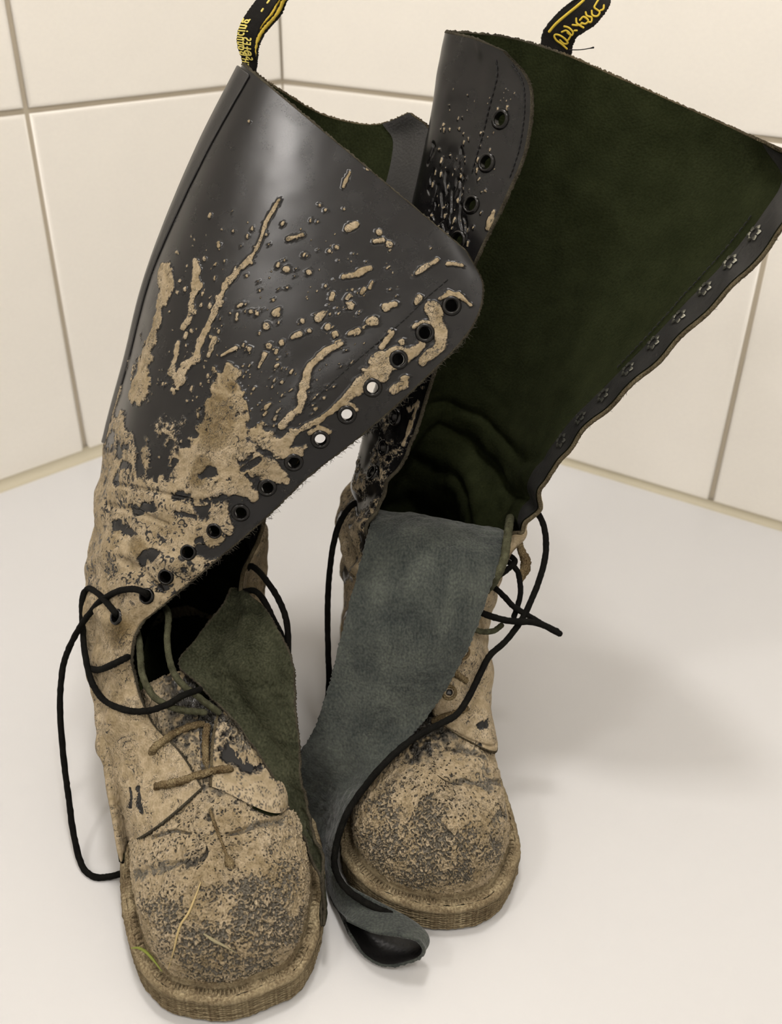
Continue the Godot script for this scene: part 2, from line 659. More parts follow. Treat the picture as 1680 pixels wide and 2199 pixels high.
func tag(o: Node, label: String, category: String, group := "") -> void:
	o.set_meta("label", label)
	o.set_meta("category", category)
	if group:
		o.set_meta("group", group)

func struct(o: Node) -> void:
	o.set_meta("kind", "structure")

# ------------------------------------------------------------------ room
const K := Vector3(-0.1204, 0, -1.0754)
const DL := Vector3(-0.70706, 0, 0.70715)
const DR := Vector3(0.84049, 0, 0.54183)
const TILE_H := 0.336

func lights() -> void:
	var cam := Camera3D.new()
	cam.name = "camera"
	add_child(cam)
	cam.transform = Transform3D(Basis(cr, cu, -cf), eye)
	cam.fov = rad_to_deg(2.0 * atan(CY / FPX))
	cam.near = 0.01
	cam.far = 30.0
	var lens := CameraAttributesPhysical.new()
	lens.frustum_focal_length = 6.0
	lens.exposure_aperture = 1.7
	lens.frustum_focus_distance = 0.53
	cam.attributes = lens
	cam.fov = rad_to_deg(2.0 * atan(CY / FPX))
	cam.current = true
	var we := WorldEnvironment.new()
	we.name = "surroundings"
	var e := Environment.new()
	e.background_mode = Environment.BG_COLOR
	e.background_color = Color(0, 0, 0)
	e.tonemap_mode = Environment.TONE_MAPPER_LINEAR
	e.tonemap_exposure = 0.52
	e.sdfgi_enabled = true
	e.ssao_enabled = true
	e.ssil_enabled = true
	we.environment = e
	add_child(we)
	lamp(Vector3(-1.36, 2.28, 0.36), 0.30, 2.9, "unseen round ceiling lamp above the left wall, lighting the nearer shaft")
	lamp(Vector3(-0.05, 2.28, -0.72), 0.26, 3.6, "unseen small ceiling lamp above the tiled corner, lighting the tray between the boots")
	lamp(Vector3(0.45, 2.28, 0.50), 0.30, 3.4, "unseen larger ceiling lamp near the middle of the ceiling, lighting the tray at right")
	added_fill_lamp()

func lamp(at: Vector3, size: float, energy: float, label: String) -> void:  # round lamp out of view overhead, placed to light boots, tray and walls
	var t := thing("unseen_ceiling_lamp", label, "lamp", at, "unseen ceiling lamps")
	var c := CylinderMesh.new()
	c.top_radius = size * 0.62
	c.bottom_radius = size * 0.6
	c.height = 0.02
	c.material = M.paint
	var b := MeshInstance3D.new()
	b.name = "unseen_lamp_housing"
	b.mesh = c
	b.position = Vector3(0, 0.01, 0)
	t.add_child(b)
	var d := CylinderMesh.new()
	d.top_radius = size * 0.5
	d.bottom_radius = size * 0.5
	d.height = 0.008
	var g := flat_mat(Color(1, 0.97, 0.9), 0.6)
	g.emission_enabled = true
	g.emission = Color(1.0, 0.93, 0.83)
	g.emission_energy_multiplier = 1.5
	d.material = g
	var p := MeshInstance3D.new()
	p.name = "unseen_lamp_diffuser"
	p.mesh = d
	p.position = Vector3(0, -0.004, 0)
	t.add_child(p)
	var l := AreaLight3D.new()
	l.name = "unseen_lamp_light"
	l.area_size = Vector2(size, size) * 0.9
	l.light_energy = energy
	l.light_color = Color(1.0, 0.982, 0.968)
	l.area_range = 8.0
	l.area_attenuation = 2.0
	l.shadow_enabled = true
	l.position = Vector3(0, -0.02, 0)
	l.rotation = Vector3(-PI / 2, 0, 0)
	t.add_child(l)

func added_fill_lamp() -> void:
	# added fill lamp, out of view behind the camera, to brighten the tiled walls
	var t := thing("added_fill_lamp", "added fill lamp, out of view on the wall opposite the tiled corner", "lamp", Vector3(-0.62, 1.75, 1.66))
	var c := BoxMesh.new()
	c.size = Vector3(1.26, 0.36, 0.05)
	c.material = M.paint
	var b := MeshInstance3D.new()
	b.name = "unseen_lamp_housing"
	b.mesh = c
	b.position = Vector3(0, 0, 0.0)
	t.add_child(b)
	var d := BoxMesh.new()
	d.size = Vector3(1.2, 0.3, 0.012)
	var g := flat_mat(Color(1, 0.98, 0.95), 0.6)
	g.emission_enabled = true
	g.emission = Color(1.0, 0.97, 0.93)
	g.emission_energy_multiplier = 0.9
	d.material = g
	var p := MeshInstance3D.new()
	p.name = "unseen_lamp_diffuser"
	p.mesh = d
	p.position = Vector3(0, 0, -0.031)
	t.add_child(p)
	var l := AreaLight3D.new()
	l.name = "unseen_lamp_light"
	l.area_size = Vector2(1.2, 0.3)
	l.light_energy = 1.2
	l.light_color = Color(1.0, 0.985, 0.97)
	l.area_range = 8.0
	l.area_attenuation = 2.0
	l.shadow_enabled = true
	l.position = Vector3(0, 0, -0.045)
	t.add_child(l)

func box_between(a: Vector3, b: Vector3, h0: float, h1: float, thick: float, out: Vector3) -> Array:
	# an upright slab whose inner face runs from a to b
	var v := PackedVector3Array()
	var n := PackedVector3Array()
	var idx := PackedInt32Array()
	var c := [a, b, b + out * thick, a + out * thick]
	var quads := []
	for k in 4:
		var p: Vector3 = c[k]
		var q: Vector3 = c[(k + 1) % 4]
		quads.append([p + Vector3.UP * h0, q + Vector3.UP * h0, q + Vector3.UP * h1, p + Vector3.UP * h1])
	quads.append([c[0] + Vector3.UP * h1, c[1] + Vector3.UP * h1, c[2] + Vector3.UP * h1, c[3] + Vector3.UP * h1])
	quads.append([c[0] + Vector3.UP * h0, c[1] + Vector3.UP * h0, c[2] + Vector3.UP * h0, c[3] + Vector3.UP * h0])
	var mid: Vector3 = (a + b + out * thick) * 0.5 + Vector3.UP * (h0 + h1) * 0.5
	for q in quads:
		var nn: Vector3 = (q[1] - q[0]).cross(q[2] - q[0]).normalized()
		var ctr: Vector3 = (q[0] + q[2]) * 0.5
		if nn.dot(ctr - mid) < 0:
			nn = -nn
			q.reverse()
		var o := v.size()
		for p in q:
			v.append(p)
			n.append(nn)
		idx.append_array(PackedInt32Array([o, o + 2, o + 1, o, o + 3, o + 2]))
	return arr(v, n, PackedVector2Array(), idx)

func tile(parent: Node3D, a: Vector3, b: Vector3, h0: float, h1: float, inward: Vector3) -> void:
	# a glazed tile with a softly rounded front border, standing a little proud of the grout
	var v := PackedVector3Array()
	var n := PackedVector3Array()
	var idx := PackedInt32Array()
	var along := (b - a).normalized()
	var rings := [[0.0, 0.0, 0.0], [0.0, 0.0012, 0.35], [0.0012, 0.0022, 0.8], [0.0035, 0.0025, 1.0]]
	for r in rings:
		var k: float = r[0]
		for q in 4:
			var x := [k, a.distance_to(b) - k, a.distance_to(b) - k, k][q] as float
			var y := [h0 + k, h0 + k, h1 - k, h1 - k][q] as float
			var side_: Vector3 = (along * float([-1, 1, 1, -1][q]) + Vector3.UP * float([-1, -1, 1, 1][q])).normalized()
			v.append(a + along * x + Vector3.UP * y + inward * r[1])
			n.append((inward * r[2] + side_ * (1.0 - r[2])).normalized())
	for r in 3:
		for q in 4:
			var i0 := r * 4 + q
			var i1 := r * 4 + (q + 1) % 4
			idx.append_array(PackedInt32Array([i0, i0 + 4, i1, i1, i0 + 4, i1 + 4]))
	idx.append_array(PackedInt32Array([12, 14, 13, 12, 15, 14]))
	# follow the normals
	var t := (v[idx[2]] - v[idx[0]]).cross(v[idx[1]] - v[idx[0]]).dot(n[idx[0]])
	var f := (v[14] - v[12]).cross(v[13] - v[12]).dot(inward)
	if f > 0:
		idx[idx.size() - 5] = 13; idx[idx.size() - 4] = 14
		idx[idx.size() - 2] = 14; idx[idx.size() - 1] = 15
	if t < 0:
		for k in range(0, idx.size() - 6, 3):
			var z := idx[k + 1]
			idx[k + 1] = idx[k + 2]
			idx[k + 2] = z
	commit("tile", parent, [arr(v, n, PackedVector2Array(), idx)], [M.tile])

func tiled_wall(called: String, dir: Vector3, inward: Vector3, length: float, cuts: Array) -> void:
	var w := commit(called, self, [box_between(K, K + dir * length, -0.05, 2.35, 0.08, -inward)], [M.grout])
	struct(w)
	var g := 0.0023
	for r in 7:
		for k in cuts.size() - 1:
			var h0 := r * TILE_H + g + (0.003 if r == 0 else 0.0)
			var h1 := minf((r + 1) * TILE_H - g, 2.32)
			tile(w, K + dir * (cuts[k] + g), K + dir * (cuts[k + 1] - g), h0, h1, inward)

func bead(called: String, a: Vector3, b: Vector3, inward: Vector3, r: float) -> void:
	# a concave line of sealant in the corner between tray and wall
	var v := PackedVector3Array()
	var n := PackedVector3Array()
	var seg := 40
	for j in seg + 1:
		var c := a.lerp(b, float(j) / seg)
		var rr := r * (1.0 + 0.08 * na.get_noise_3dv(c * 40.0))
		for q in 7:
			var t := PI / 2 * q / 6.0
			v.append(c + inward * (0.002 + rr * (1.0 - sin(t))) + Vector3.UP * rr * (1.0 - cos(t)))
			n.append((inward * sin(t) + Vector3.UP * cos(t)).normalized())
	var o := commit(called, self, [grid(v, n, PackedVector2Array(), 7, seg + 1)], [M.seal])
	struct(o)

func room() -> void:
	var el := K + DL * 2.2
	var er := K + DR * 2.0
	var a := Vector3(1.3, 0, 1.7)
	var b := Vector3(-1.4, 0, 1.7)
	var inl := Vector3(DL.z, 0, -DL.x)
	if inl.dot(Vector3(0, 0, -0.4) - K) < 0: inl = -inl
	var inr := Vector3(DR.z, 0, -DR.x)
	if inr.dot(Vector3(0, 0, -0.4) - K) < 0: inr = -inr
	var slab := BoxMesh.new()
	slab.size = Vector3(3.9, 0.06, 3.3)
	slab.material = M.tray
	var fo := MeshInstance3D.new()
	fo.name = "floor"
	fo.mesh = slab
	fo.position = Vector3(0, -0.03, 0.3)
	add_child(fo)
	struct(fo)
	tiled_wall("wall_left", DL, inl, 2.2, [0.0, 0.282, 0.882, 1.482, 2.082, 2.2])
	tiled_wall("wall_right", DR, inr, 2.0, [0.0, 0.513, 1.113, 1.713, 2.0])
	bead("trim_1", K, el, inl, 0.0115)
	bead("trim_2", K, er, inr, 0.0065)
	var ring := [["wall_behind_right", er, a], ["wall_behind", a, b], ["wall_behind_left", b, el]]
	for q in ring:
		var d: Vector3 = (q[2] - q[1]).normalized()
		var out := Vector3(d.z, 0, -d.x)
		if out.dot(q[1] - Vector3(0, 0, 0.2)) < 0: out = -out
		struct(commit(q[0], self, [box_between(q[1] - d * 0.05, q[2] + d * 0.05, -0.05, 2.35, 0.08, out)], [M.paint]))
	var lid := BoxMesh.new()
	lid.size = Vector3(3.9, 0.06, 3.3)
	lid.material = M.paint
	var ce := MeshInstance3D.new()
	ce.name = "ceiling"
	ce.mesh = lid
	ce.position = Vector3(0, 2.33, 0.3)
	add_child(ce)
	struct(ce)

# ------------------------------------------------------------------ boots: shared parts
func xz(list: Array) -> PackedVector3Array:
	var a := PackedVector3Array()
	for q in list:
		a.append(Vector3(q[0], 0, q[1]))
	return a

# the closed outline of a sole as n points; inset moves it inwards
func outline(ctrl: PackedVector3Array, n: int, inset: float) -> PackedVector3Array:
	var k := ctrl.size()
	var o := PackedVector3Array()
	for i in n:
		var x := float(i) / n * k
		var c := int(x)
		o.append(ctrl[c % k].cubic_interpolate(ctrl[(c + 1) % k], ctrl[(c + k - 1) % k], ctrl[(c + 2) % k], x - c))
	if inset == 0.0:
		return o
	var mid := Vector3.ZERO
	for q in o: mid += q / n
	var r := PackedVector3Array()
	for i in n:
		var t := (o[(i + 1) % n] - o[(i + n - 1) % n]).normalized()
		var out := Vector3(t.z, 0, -t.x)
		if out.dot(o[i] - mid) < 0: out = -out
		r.append(o[i] - out * inset)
	return r

func sole(root: Node3D, ctrl: PackedVector3Array) -> void:
	var n := 360
	var prof := [[0.012, 0.0], [0.005, 0.0], [0.0022, 0.0012]]
	for k in 7:
		var y0 := 0.0022 + k * 0.0027
		prof.append([0.0034, y0])
		prof.append([0.0032, y0 + 0.0006])
		prof.append([0.0005, y0 + 0.0009])
		prof.append([0.0001, y0 + 0.0013])
		prof.append([0.0003, y0 + 0.0022])
	prof.append_array([[0.0026, 0.0211], [0.0022, 0.0214], [0.0004, 0.0217], [-0.0004, 0.0232], [0.0, 0.0252], [0.0010, 0.0268], [0.0028, 0.0276]])
	for q in prof: q[1] *= 0.7
	var rings := []
	for q in prof:
		rings.append(outline(ctrl, n, q[0]))
	var v := PackedVector3Array()
	var w: int = prof.size()
	for i in n + 1:
		for k in w:
			var c: Vector3 = rings[k][i % n]
			var wear := 0.0003 * na.get_noise_3dv(Vector3(c.x * 60.0, prof[k][1] * 900.0, c.z * 60.0)) + 0.0004 * na.get_noise_3dv(Vector3(c.x * 260.0, prof[k][1] * 1500.0, c.z * 260.0))
			var t := (rings[0][i % n] as Vector3) - c
			v.append(c + Vector3.UP * (prof[k][1] + (0.0003 * na.get_noise_3dv(c * 220.0) if k > 2 else 0.0)) + t.normalized() * wear)
	var nn := Surf.calc(v, w - 1, n)
	# outward
	var ctr := Vector3.ZERO
	for q: Vector3 in rings[0]: ctr += q / n
	var test := 0.0
	for k in range(0, nn.size(), 97):
		test += nn[k].dot((v[k] - ctr) * Vector3(1, 0, 1))
	if test < 0:
		for k in nn.size(): nn[k] = -nn[k]
	commit("sole", root, [grid(v, nn, PackedVector2Array(), w, n + 1)], [M.sole])
	# welt: the flat top border with a bead against the upper
	var wp := [[0.0028, 0.0193], [0.0042, 0.0198], [0.0060, 0.0196], [0.0068, 0.0190], [0.0076, 0.0214], [0.0086, 0.0228], [0.0096, 0.0216], [0.0102, 0.0190], [0.016, 0.0190]]
	rings = []
	for q in wp:
		rings.append(outline(ctrl, n, q[0]))
	v = PackedVector3Array()
	w = wp.size()
	for i in n + 1:
		for k in w:
			var c: Vector3 = rings[k][i % n]
			v.append(c + Vector3.UP * (wp[k][1] + 0.0007 * na.get_noise_3dv(c * 170.0) + 0.0006 * na.get_noise_3dv(c * 480.0)))
	nn = Surf.calc(v, w - 1, n)
	for k in nn.size():
		if nn[k].y < 0: nn[k] = -nn[k]
	commit("welt", root, [grid(v, nn, PackedVector2Array(), w, n + 1)], [M.sole])
	var fan := PackedVector3Array([Vector3.ZERO])
	var fn := PackedVector3Array([Vector3.UP])
	var fi := PackedInt32Array()
	var rim_pts := outline(ctrl, 72, 0.0100)
	for q in rim_pts: fan[0] += q / 72.0
	fan[0].y = 0.0186
	for i in 72:
		fan.append(rim_pts[i] + Vector3.UP * 0.0186)
		fn.append(Vector3.UP)
	for i in 72:
		var i1 := 1 + i
		var i2 := 1 + (i + 1) % 72
		if (fan[i2] - fan[0]).cross(fan[i1] - fan[0]).y < 0:
			fi.append_array(PackedInt32Array([0, i2, i1]))
		else:
			fi.append_array(PackedInt32Array([0, i1, i2]))
	commit("insole", root, [arr(fan, fn, PackedVector2Array(), fi)], [M.lining])
	# stitches lying across the welt, too many and small to be picked apart
	var list := []
	var path := outline(ctrl, 170, 0.0036)
	var inn := outline(ctrl, 170, 0.0062)
	for i in 170:
		if na.get_noise_3dv(path[i] * 70.0) > 0.22:
			continue
		var c := PackedVector3Array([path[i] + Vector3.UP * 0.0193, path[i].lerp(inn[i], 0.5) + Vector3.UP * 0.0207, inn[i] + Vector3.UP * 0.0195])
		list.append(tube_arr(c, PackedFloat32Array([0.00055]), 5, 2))
	var st := commit("welt_stitching", root, [join(list)], [M.sole])
	st.set_meta("kind", "stuff")

# dome of a vamp: from the welt up to a line along the instep. span = outline indices from left to right past the toe
func vamp_surf(ctrl: PackedVector3Array, i0: float, i1: float, tip: Vector3, axis: Vector3, ridge: Array, nu: int, nv: int) -> Surf:
	var s := Surf.new()
	s.nu = nu
	s.nv = nv
	s.p.resize((nu + 1) * (nv + 1))
	var n := 720
	var o := outline(ctrl, n, 0.0098)
	var k := ctrl.size()
	for i in nu + 1:
		var x := lerpf(i0, i1, float(i) / nu) / k * n
		var c := o[int(x) % n].lerp(o[(int(x) + 1) % n], x - int(x))
		var back := (c - tip).dot(axis)
		var f: float = ridge[0][0]
		var sr := f + 0.5 * ((back - f + 0.012) + sqrt((back - f + 0.012) ** 2 + 0.0006)) - 0.006
		sr = clampf(sr, f, ridge[ridge.size() - 1][0])
		var hr := 0.0
		for q in ridge.size() - 1:
			if sr >= ridge[q][0]:
				var tt := clampf((sr - ridge[q][0]) / (ridge[q + 1][0] - ridge[q][0]), 0, 1)
				hr = lerpf(ridge[q][1], ridge[q + 1][1], tt)
		var top := tip + axis * sr
		for j in nv + 1:
			var a := PI / 2 * pow(float(j) / nv, 0.95)
			var fx := pow(maxf(cos(a), 0.0), 0.78)
			var fy := pow(sin(a), 0.86)
			var q := top + (c - top) * (fx * (1.0 + 0.10 * sin(a * 2.0)))
			q.y = 0.0188 + (hr - 0.0188) * fy
			s.p[j * (nu + 1) + i] = q
	s.normals()
	return s

func eyelet(root: Node3D, c: Vector3, n: Vector3, r_out: float, r_in: float, deep: float, mat: Material, called := "eyelet") -> void:
	# a rolled metal ring: lathe of a small profile round the hole's axis
	var prof := [[r_in, -deep], [r_in, 0.0], [r_in + 0.0003, 0.0007], [lerpf(r_in, r_out, 0.35), 0.00115], [lerpf(r_in, r_out, 0.7), 0.0010], [r_out, 0.0003], [r_out + 0.0002, -0.0006]]
	var t := n.cross(Vector3.UP).normalized()
	var b := n.cross(t).normalized()
	var v := PackedVector3Array()
	var nn := PackedVector3Array()
	var seg := 24
	var w := prof.size()
	for i in seg + 1:
		var a := TAU * i / seg
		var d := t * cos(a) + b * sin(a)
		for k in w:
			v.append(c + d * prof[k][0] + n * prof[k][1])
			var e0: Array = prof[maxi(k - 1, 0)]
			var e1: Array = prof[mini(k + 1, w - 1)]
			var tx: float = e1[0] - e0[0]
			var ty: float = e1[1] - e0[1]
			nn.append((d * -ty + n * tx).normalized())
	# make normals point up and out
	commit(called, root, [grid(v, nn, PackedVector2Array(), w, seg + 1)], [mat])

func eyelet_star(root: Node3D, c: Vector3, n: Vector3, r: float) -> void:
	# the crimped back of an eyelet: a short collar split into petals that fold outwards
	var t := n.cross(Vector3.UP).normalized()
	var b := n.cross(t).normalized()
	var list := []
	var parts := 6
	for k in parts:
		var v := PackedVector3Array()
		var nn := PackedVector3Array()
		for i in 5:
			var a := TAU * (k + 0.1 + 0.8 * i / 4.0) / parts
			var d := t * cos(a) + b * sin(a)
			var reach := r * (1.0 - 0.16 * absf(i - 2.0))
			for q in 4:
				var f := q / 3.0
				v.append(c + d * lerpf(r * 0.48, reach, f) + n * (0.0003 + 0.0012 * sin(PI * (0.15 + 0.75 * f))))
				nn.append((n + d * (f - 0.4)).normalized())
		list.append(grid(v, nn, PackedVector2Array(), 4, 5))
	commit("eyelet_back", root, [join(list)], [M.eyelet_back])

func stitches(root: Node3D, s: Surf, line: Array, sgn: float, off: float, gap := 0.0032, r := 0.00038) -> void:
	var pts := PackedVector3Array()
	var nor := PackedVector3Array()
	for q in line:
		var f := find(s, q[0], q[1], q[2], q[3])
		pts.append(Vector3(f.x, f.y, 0))
	var list := []
	var len := 0.0
	var last := Vector3.ZERO
	var steps := 600
	var start := Vector3.ZERO
	for k in steps + 1:
		var q := Surf.spline(pts, float(k) / steps)
		var p := s.pos(q.x, q.y) + s.nor(q.x, q.y) * sgn * off
		if k: len += p.distance_to(last)
		else: start = p
		last = p
		if len > gap:
			var d := p - start
			var n := s.nor(q.x, q.y) * sgn
			list.append(tube_arr(PackedVector3Array([start + d * 0.1 - n * 0.0001, start + d * 0.42 + n * 0.0002, start + d * 0.74 - n * 0.0001]), PackedFloat32Array([r]), 5, 1))
			len = 0.0
			start = p
	var o := commit("stitching", root, [join(list)], [M.thread])
	o.set_meta("kind", "stuff")

# short loose fibres along a cut edge
func fibres(root: Node3D, s: Surf, i: int, j0: int, j1: int, count: int, length: float, sgn: float) -> void:
	var list := []
	for k in count:
		var j := rng.randi_range(j0, j1)
		var c := s.p[j * (s.nu + 1) + i]
		var inn := s.p[j * (s.nu + 1) + (i - 3 if i > 0 else 3)]
		var away := (c - inn).normalized()
		var along := (s.p[mini(j + 2, s.nv) * (s.nu + 1) + i] - c).normalized()
		var d := (away + along * rng.randf_range(-0.9, 0.9) + s.n[j * (s.nu + 1) + i] * rng.randf_range(-0.6, 0.6)).normalized()
		var l := length * rng.randf_range(0.3, 1.0)
		var e := c + d * l + along * l * rng.randf_range(-0.5, 0.5)
		list.append(tube_arr(PackedVector3Array([c - away * 0.0005, c + d * l * 0.5, e]), PackedFloat32Array([0.00013, 0.00006]), 4, 2))
	var o := commit("loose_fibres", root, [join(list)], [M.fibre])
	o.set_meta("kind", "stuff")

func sheet(root: Node3D, called: String, s: Surf, face: Material, back: Material, edge: Material, sgn: float, thick: float, bump := 0.0) -> MeshInstance3D:
	var a := side(s, 0, s.nu, sgn, thick * 0.5, {}, 0.0)
	var b := side(s, 0, s.nu, -sgn, thick * 0.5, {}, 0.0)
	var path := border(s, 0, s.nu, true, true, true, true)
	var r := rim(s, path, sgn, thick * 0.5, -thick * 0.5, 0.8)
	return commit(called, root, [a, b, r], [face, back, edge])

# rows of a strap or strip given by its two long edges, each [px, py, d]
func strip_rows(list: Array, cols: int, belly := 0.0) -> Array:
	var rows := []
	for q in list:
		var a := U(q[0], q[1], q[2])
		var b := U(q[3], q[4], q[5])
		var r := []
		for k in cols:
			var t := float(k) / (cols - 1)
			r.append(a.lerp(b, t) - cf * belly * sin(PI * t))
		rows.append(r)
	return rows

func lerp3(a: Array, b: Array, t: float) -> Array:
	return [lerpf(a[0], b[0], t), lerpf(a[1], b[1], t), lerpf(a[2], b[2], t)]

func PT(a: Array) -> Vector3:
	return U(a[0], a[1], a[2])

# ------------------------------------------------------------------ the nearer boot, on the left
func boot_near() -> void:
	var root := thing("boot", "nearer muddy lace-up boot on the left, its slumped black shaft splashed with mud", "boot", Vector3(-0.11, 0, -0.42), "pair of muddy lace-up boots")
	var ctrl := xz([[-0.155, -0.602], [-0.190, -0.585], [-0.199, -0.55], [-0.190, -0.49], [-0.172, -0.43], [-0.157, -0.38], [-0.1485, -0.345], [-0.140, -0.32], [-0.1275, -0.296], [-0.112, -0.2815], [-0.095, -0.2765], [-0.0765, -0.276], [-0.058, -0.283], [-0.0425, -0.293], [-0.035, -0.314], [-0.0335, -0.338], [-0.037, -0.37], [-0.052, -0.42], [-0.075, -0.47], [-0.098, -0.52], [-0.112, -0.56], [-0.125, -0.59]])
	sole(root, ctrl)
	var axis := Vector3(-0.062, 0, -0.29).normalized()
	var vamp := vamp_surf(ctrl, 4.3, 16.9, Vector3(-0.084, 0, -0.287), axis, [[0.045, 0.067], [0.06, 0.0705], [0.08, 0.075], [0.10, 0.084], [0.12, 0.094], [0.14, 0.106]], 420, 150)
	var tv := bake(vamp, 0, 1, 1536, 640, 1, [],
		[[[600, 1905, 95]], [[560, 2010, 120]], [[450, 2060, 130]], [[640, 2000, 80]], [[350, 1960, 60]], [[395, 2035, 45]], [[510, 2080, 110]], [[430, 1545, 60]], [[520, 1580, 70]], [[480, 1640, 25]], [[560, 1650, 25]]],
		[[[268, 1905, 14], [300, 1880, 17], [345, 1865, 14], [400, 1848, 10], [445, 1825, 6]], [[330, 1800, 5], [380, 1785, 5], [410, 1792, 4]], [[490, 1795, 6], [545, 1775, 9], [600, 1765, 11]], [[545, 1740, 6], [600, 1735, 8]], [[455, 1740, 6], [450, 1760, 8]]], 0.2)
	commit("vamp", root, [side(vamp, 0, vamp.nu, 1.0, 0.0, tv, 0.0020, [], 0.0, 1, false)], [tv.mat])

	# shaft and quarters: one sheet open at the front; columns run from the far front edge round the back to the near front edge
	var B := [[522, 140, .536], [440, 300, .550], [366, 470, .565], [312, 620, .581], [275, 770, .600], [236, 915, .615], [212, 1050, .62], [198, 1170, .612], [192, 1270, .603], [196, 1350, .594], [205, 1440, .585], [215, 1530, .567], [240, 1660, .545], [264, 1800, .538]]
	var Ed := [[1002, 540, .500], [1036, 618, .502], [1005, 712, .505], [890, 832, .509], [770, 938, .515], [662, 1022, .521], [562, 1118, .527], [455, 1210, .533], [345, 1303, .54], [292, 1355, .54], [285, 1440, .54], [322, 1545, .535], [388, 1620, .528], [432, 1692, .52]]
	var Fe := [[884, 244, .567], [927, 290, .562], [912, 410, .56], [860, 540, .565], [800, 680, .57], [735, 815, .578], [668, 945, .585], [602, 1060, .59], [560, 1140, .592], [524, 1255, .590], [505, 1360, .583], [490, 1450, .572], [462, 1570, .547], [455, 1690, .522]]
	var side_right := [[545, 1180, .615], [530, 1270, .615], [560, 1360, .605], [585, 1440, .59], [605, 1560, .57], [615, 1735, .550]]
	var rows := []
	for r in 14:
		var pb := PT(B[r])
		var pf := PT(Fe[r])
		var row := PackedVector3Array()
		row.append(pf)
		if r < 8:
			var dip := [62.0, 34.0, 10.0, 0.0, 0.0, 0.0, 0.0, 0.0][r] as float
			for f in [0.22, 0.52, 0.8, 0.95]:
				var q := lerp3(Fe[r], B[r], f)
				row.append(U(q[0], q[1] + dip * sin(PI * pow(f, 0.8)), q[2] + 0.034 * sin(PI * f) + (0.006 if f > 0.9 else 0.0)))
		else:
			var k := r - 8
			var t := k / 5.0
			row.append(PT(side_right[k]))
			row.append(Vector3(-0.085, 0.14, -0.53).lerp(Vector3(-0.082, 0.019, -0.49), t))
			row.append(Vector3(-0.105, 0.13, -0.562).lerp(Vector3(-0.121, 0.019, -0.578), t))
			row.append(Vector3(-0.165, 0.13, -0.565).lerp(Vector3(-0.183, 0.019, -0.576), t))
		row.append(pb)
		for f in [0.2, 0.4, 0.6, 0.8, 1.0]:
			var fx: float = lerpf(f, 1.0 - cos(f * PI / 2), 0.88)
			var q := lerp3(B[r], Ed[r], fx)
			var dd: float = lerpf(B[r][2], Ed[r][2], f)
			var bulge := [.005, .0125, .020, .0275, .034, .037, 0.029, 0.023, 0.018, 0.013, 0.011, 0.012, 0.008, 0.004][r] as float
			row.append(U(q[0], q[1] + ([0, 0, 0, 0, 0, 0, 0, 0, 0, 0, 0, 0, 10, 22][r] as float) * sin(PI * f), dd - bulge * pow(sin(PI * f), 0.5) * (1.15 - 0.3 * f)))
		rows.append(row)
	# the lower rows rest on the vamp
	for r in [11, 12, 13]:
		for c in rows[r].size():
			if c >= 2 and c <= 4: continue
			var q := proj(rows[r][c])
			var f := find(vamp, q.x, q.y)
			if f.z < 5.0:
				var d := proj(vamp.pos(f.x, f.y)).z - 0.0034
				if r == 13 or q.z > d:
					rows[r][c] = U(q.x, q.y, d)
	var s := Surf.new()
	s.make(rows, 400, 420)
	# slack folds of the leather round the ankle
	for j in s.nv + 1:
		var v := float(j) / s.nv
		var k := smoothstep(0.36, 0.5, v) * (1.0 - smoothstep(0.84, 0.95, v))
		for i in s.nu + 1:
			var id := j * (s.nu + 1) + i
			var p := s.p[id]
			var u := float(i) / s.nu
			var w := sin(v * 64.0 + 5.0 * u + 2.5 * na.get_noise_3dv(p * 14.0)) * 0.5 + 0.5
			var e := 0.0031 * k * (pow(w, 2.0) - 0.4) * (1.0 - 0.5 * smoothstep(0.8, 1.0, u))
			e += na.get_noise_3dv(p * 60.0) * 0.0007 * (0.04 + k)
			s.p[id] = p - s.n[id] * e
	s.normals()
	var ib := 200        # the back seam's column
	# eyelets down the near edge
	var eyes := [[970, 657], [913, 715], [856, 772], [800, 832], [745, 890], [688, 943], [631, 992], [574, 1046], [517, 1100], [461, 1139], [405, 1186], [357, 1238], [316, 1280], [252, 1325]]
	var holes := []
	var seats := []
	for q in eyes:
		var f := find(s, q[0], q[1], 0.6, 1.0)
		var c := s.pos(f.x, f.y)
		holes.append(c)
		seats.append([c, -s.nor(f.x, f.y)])
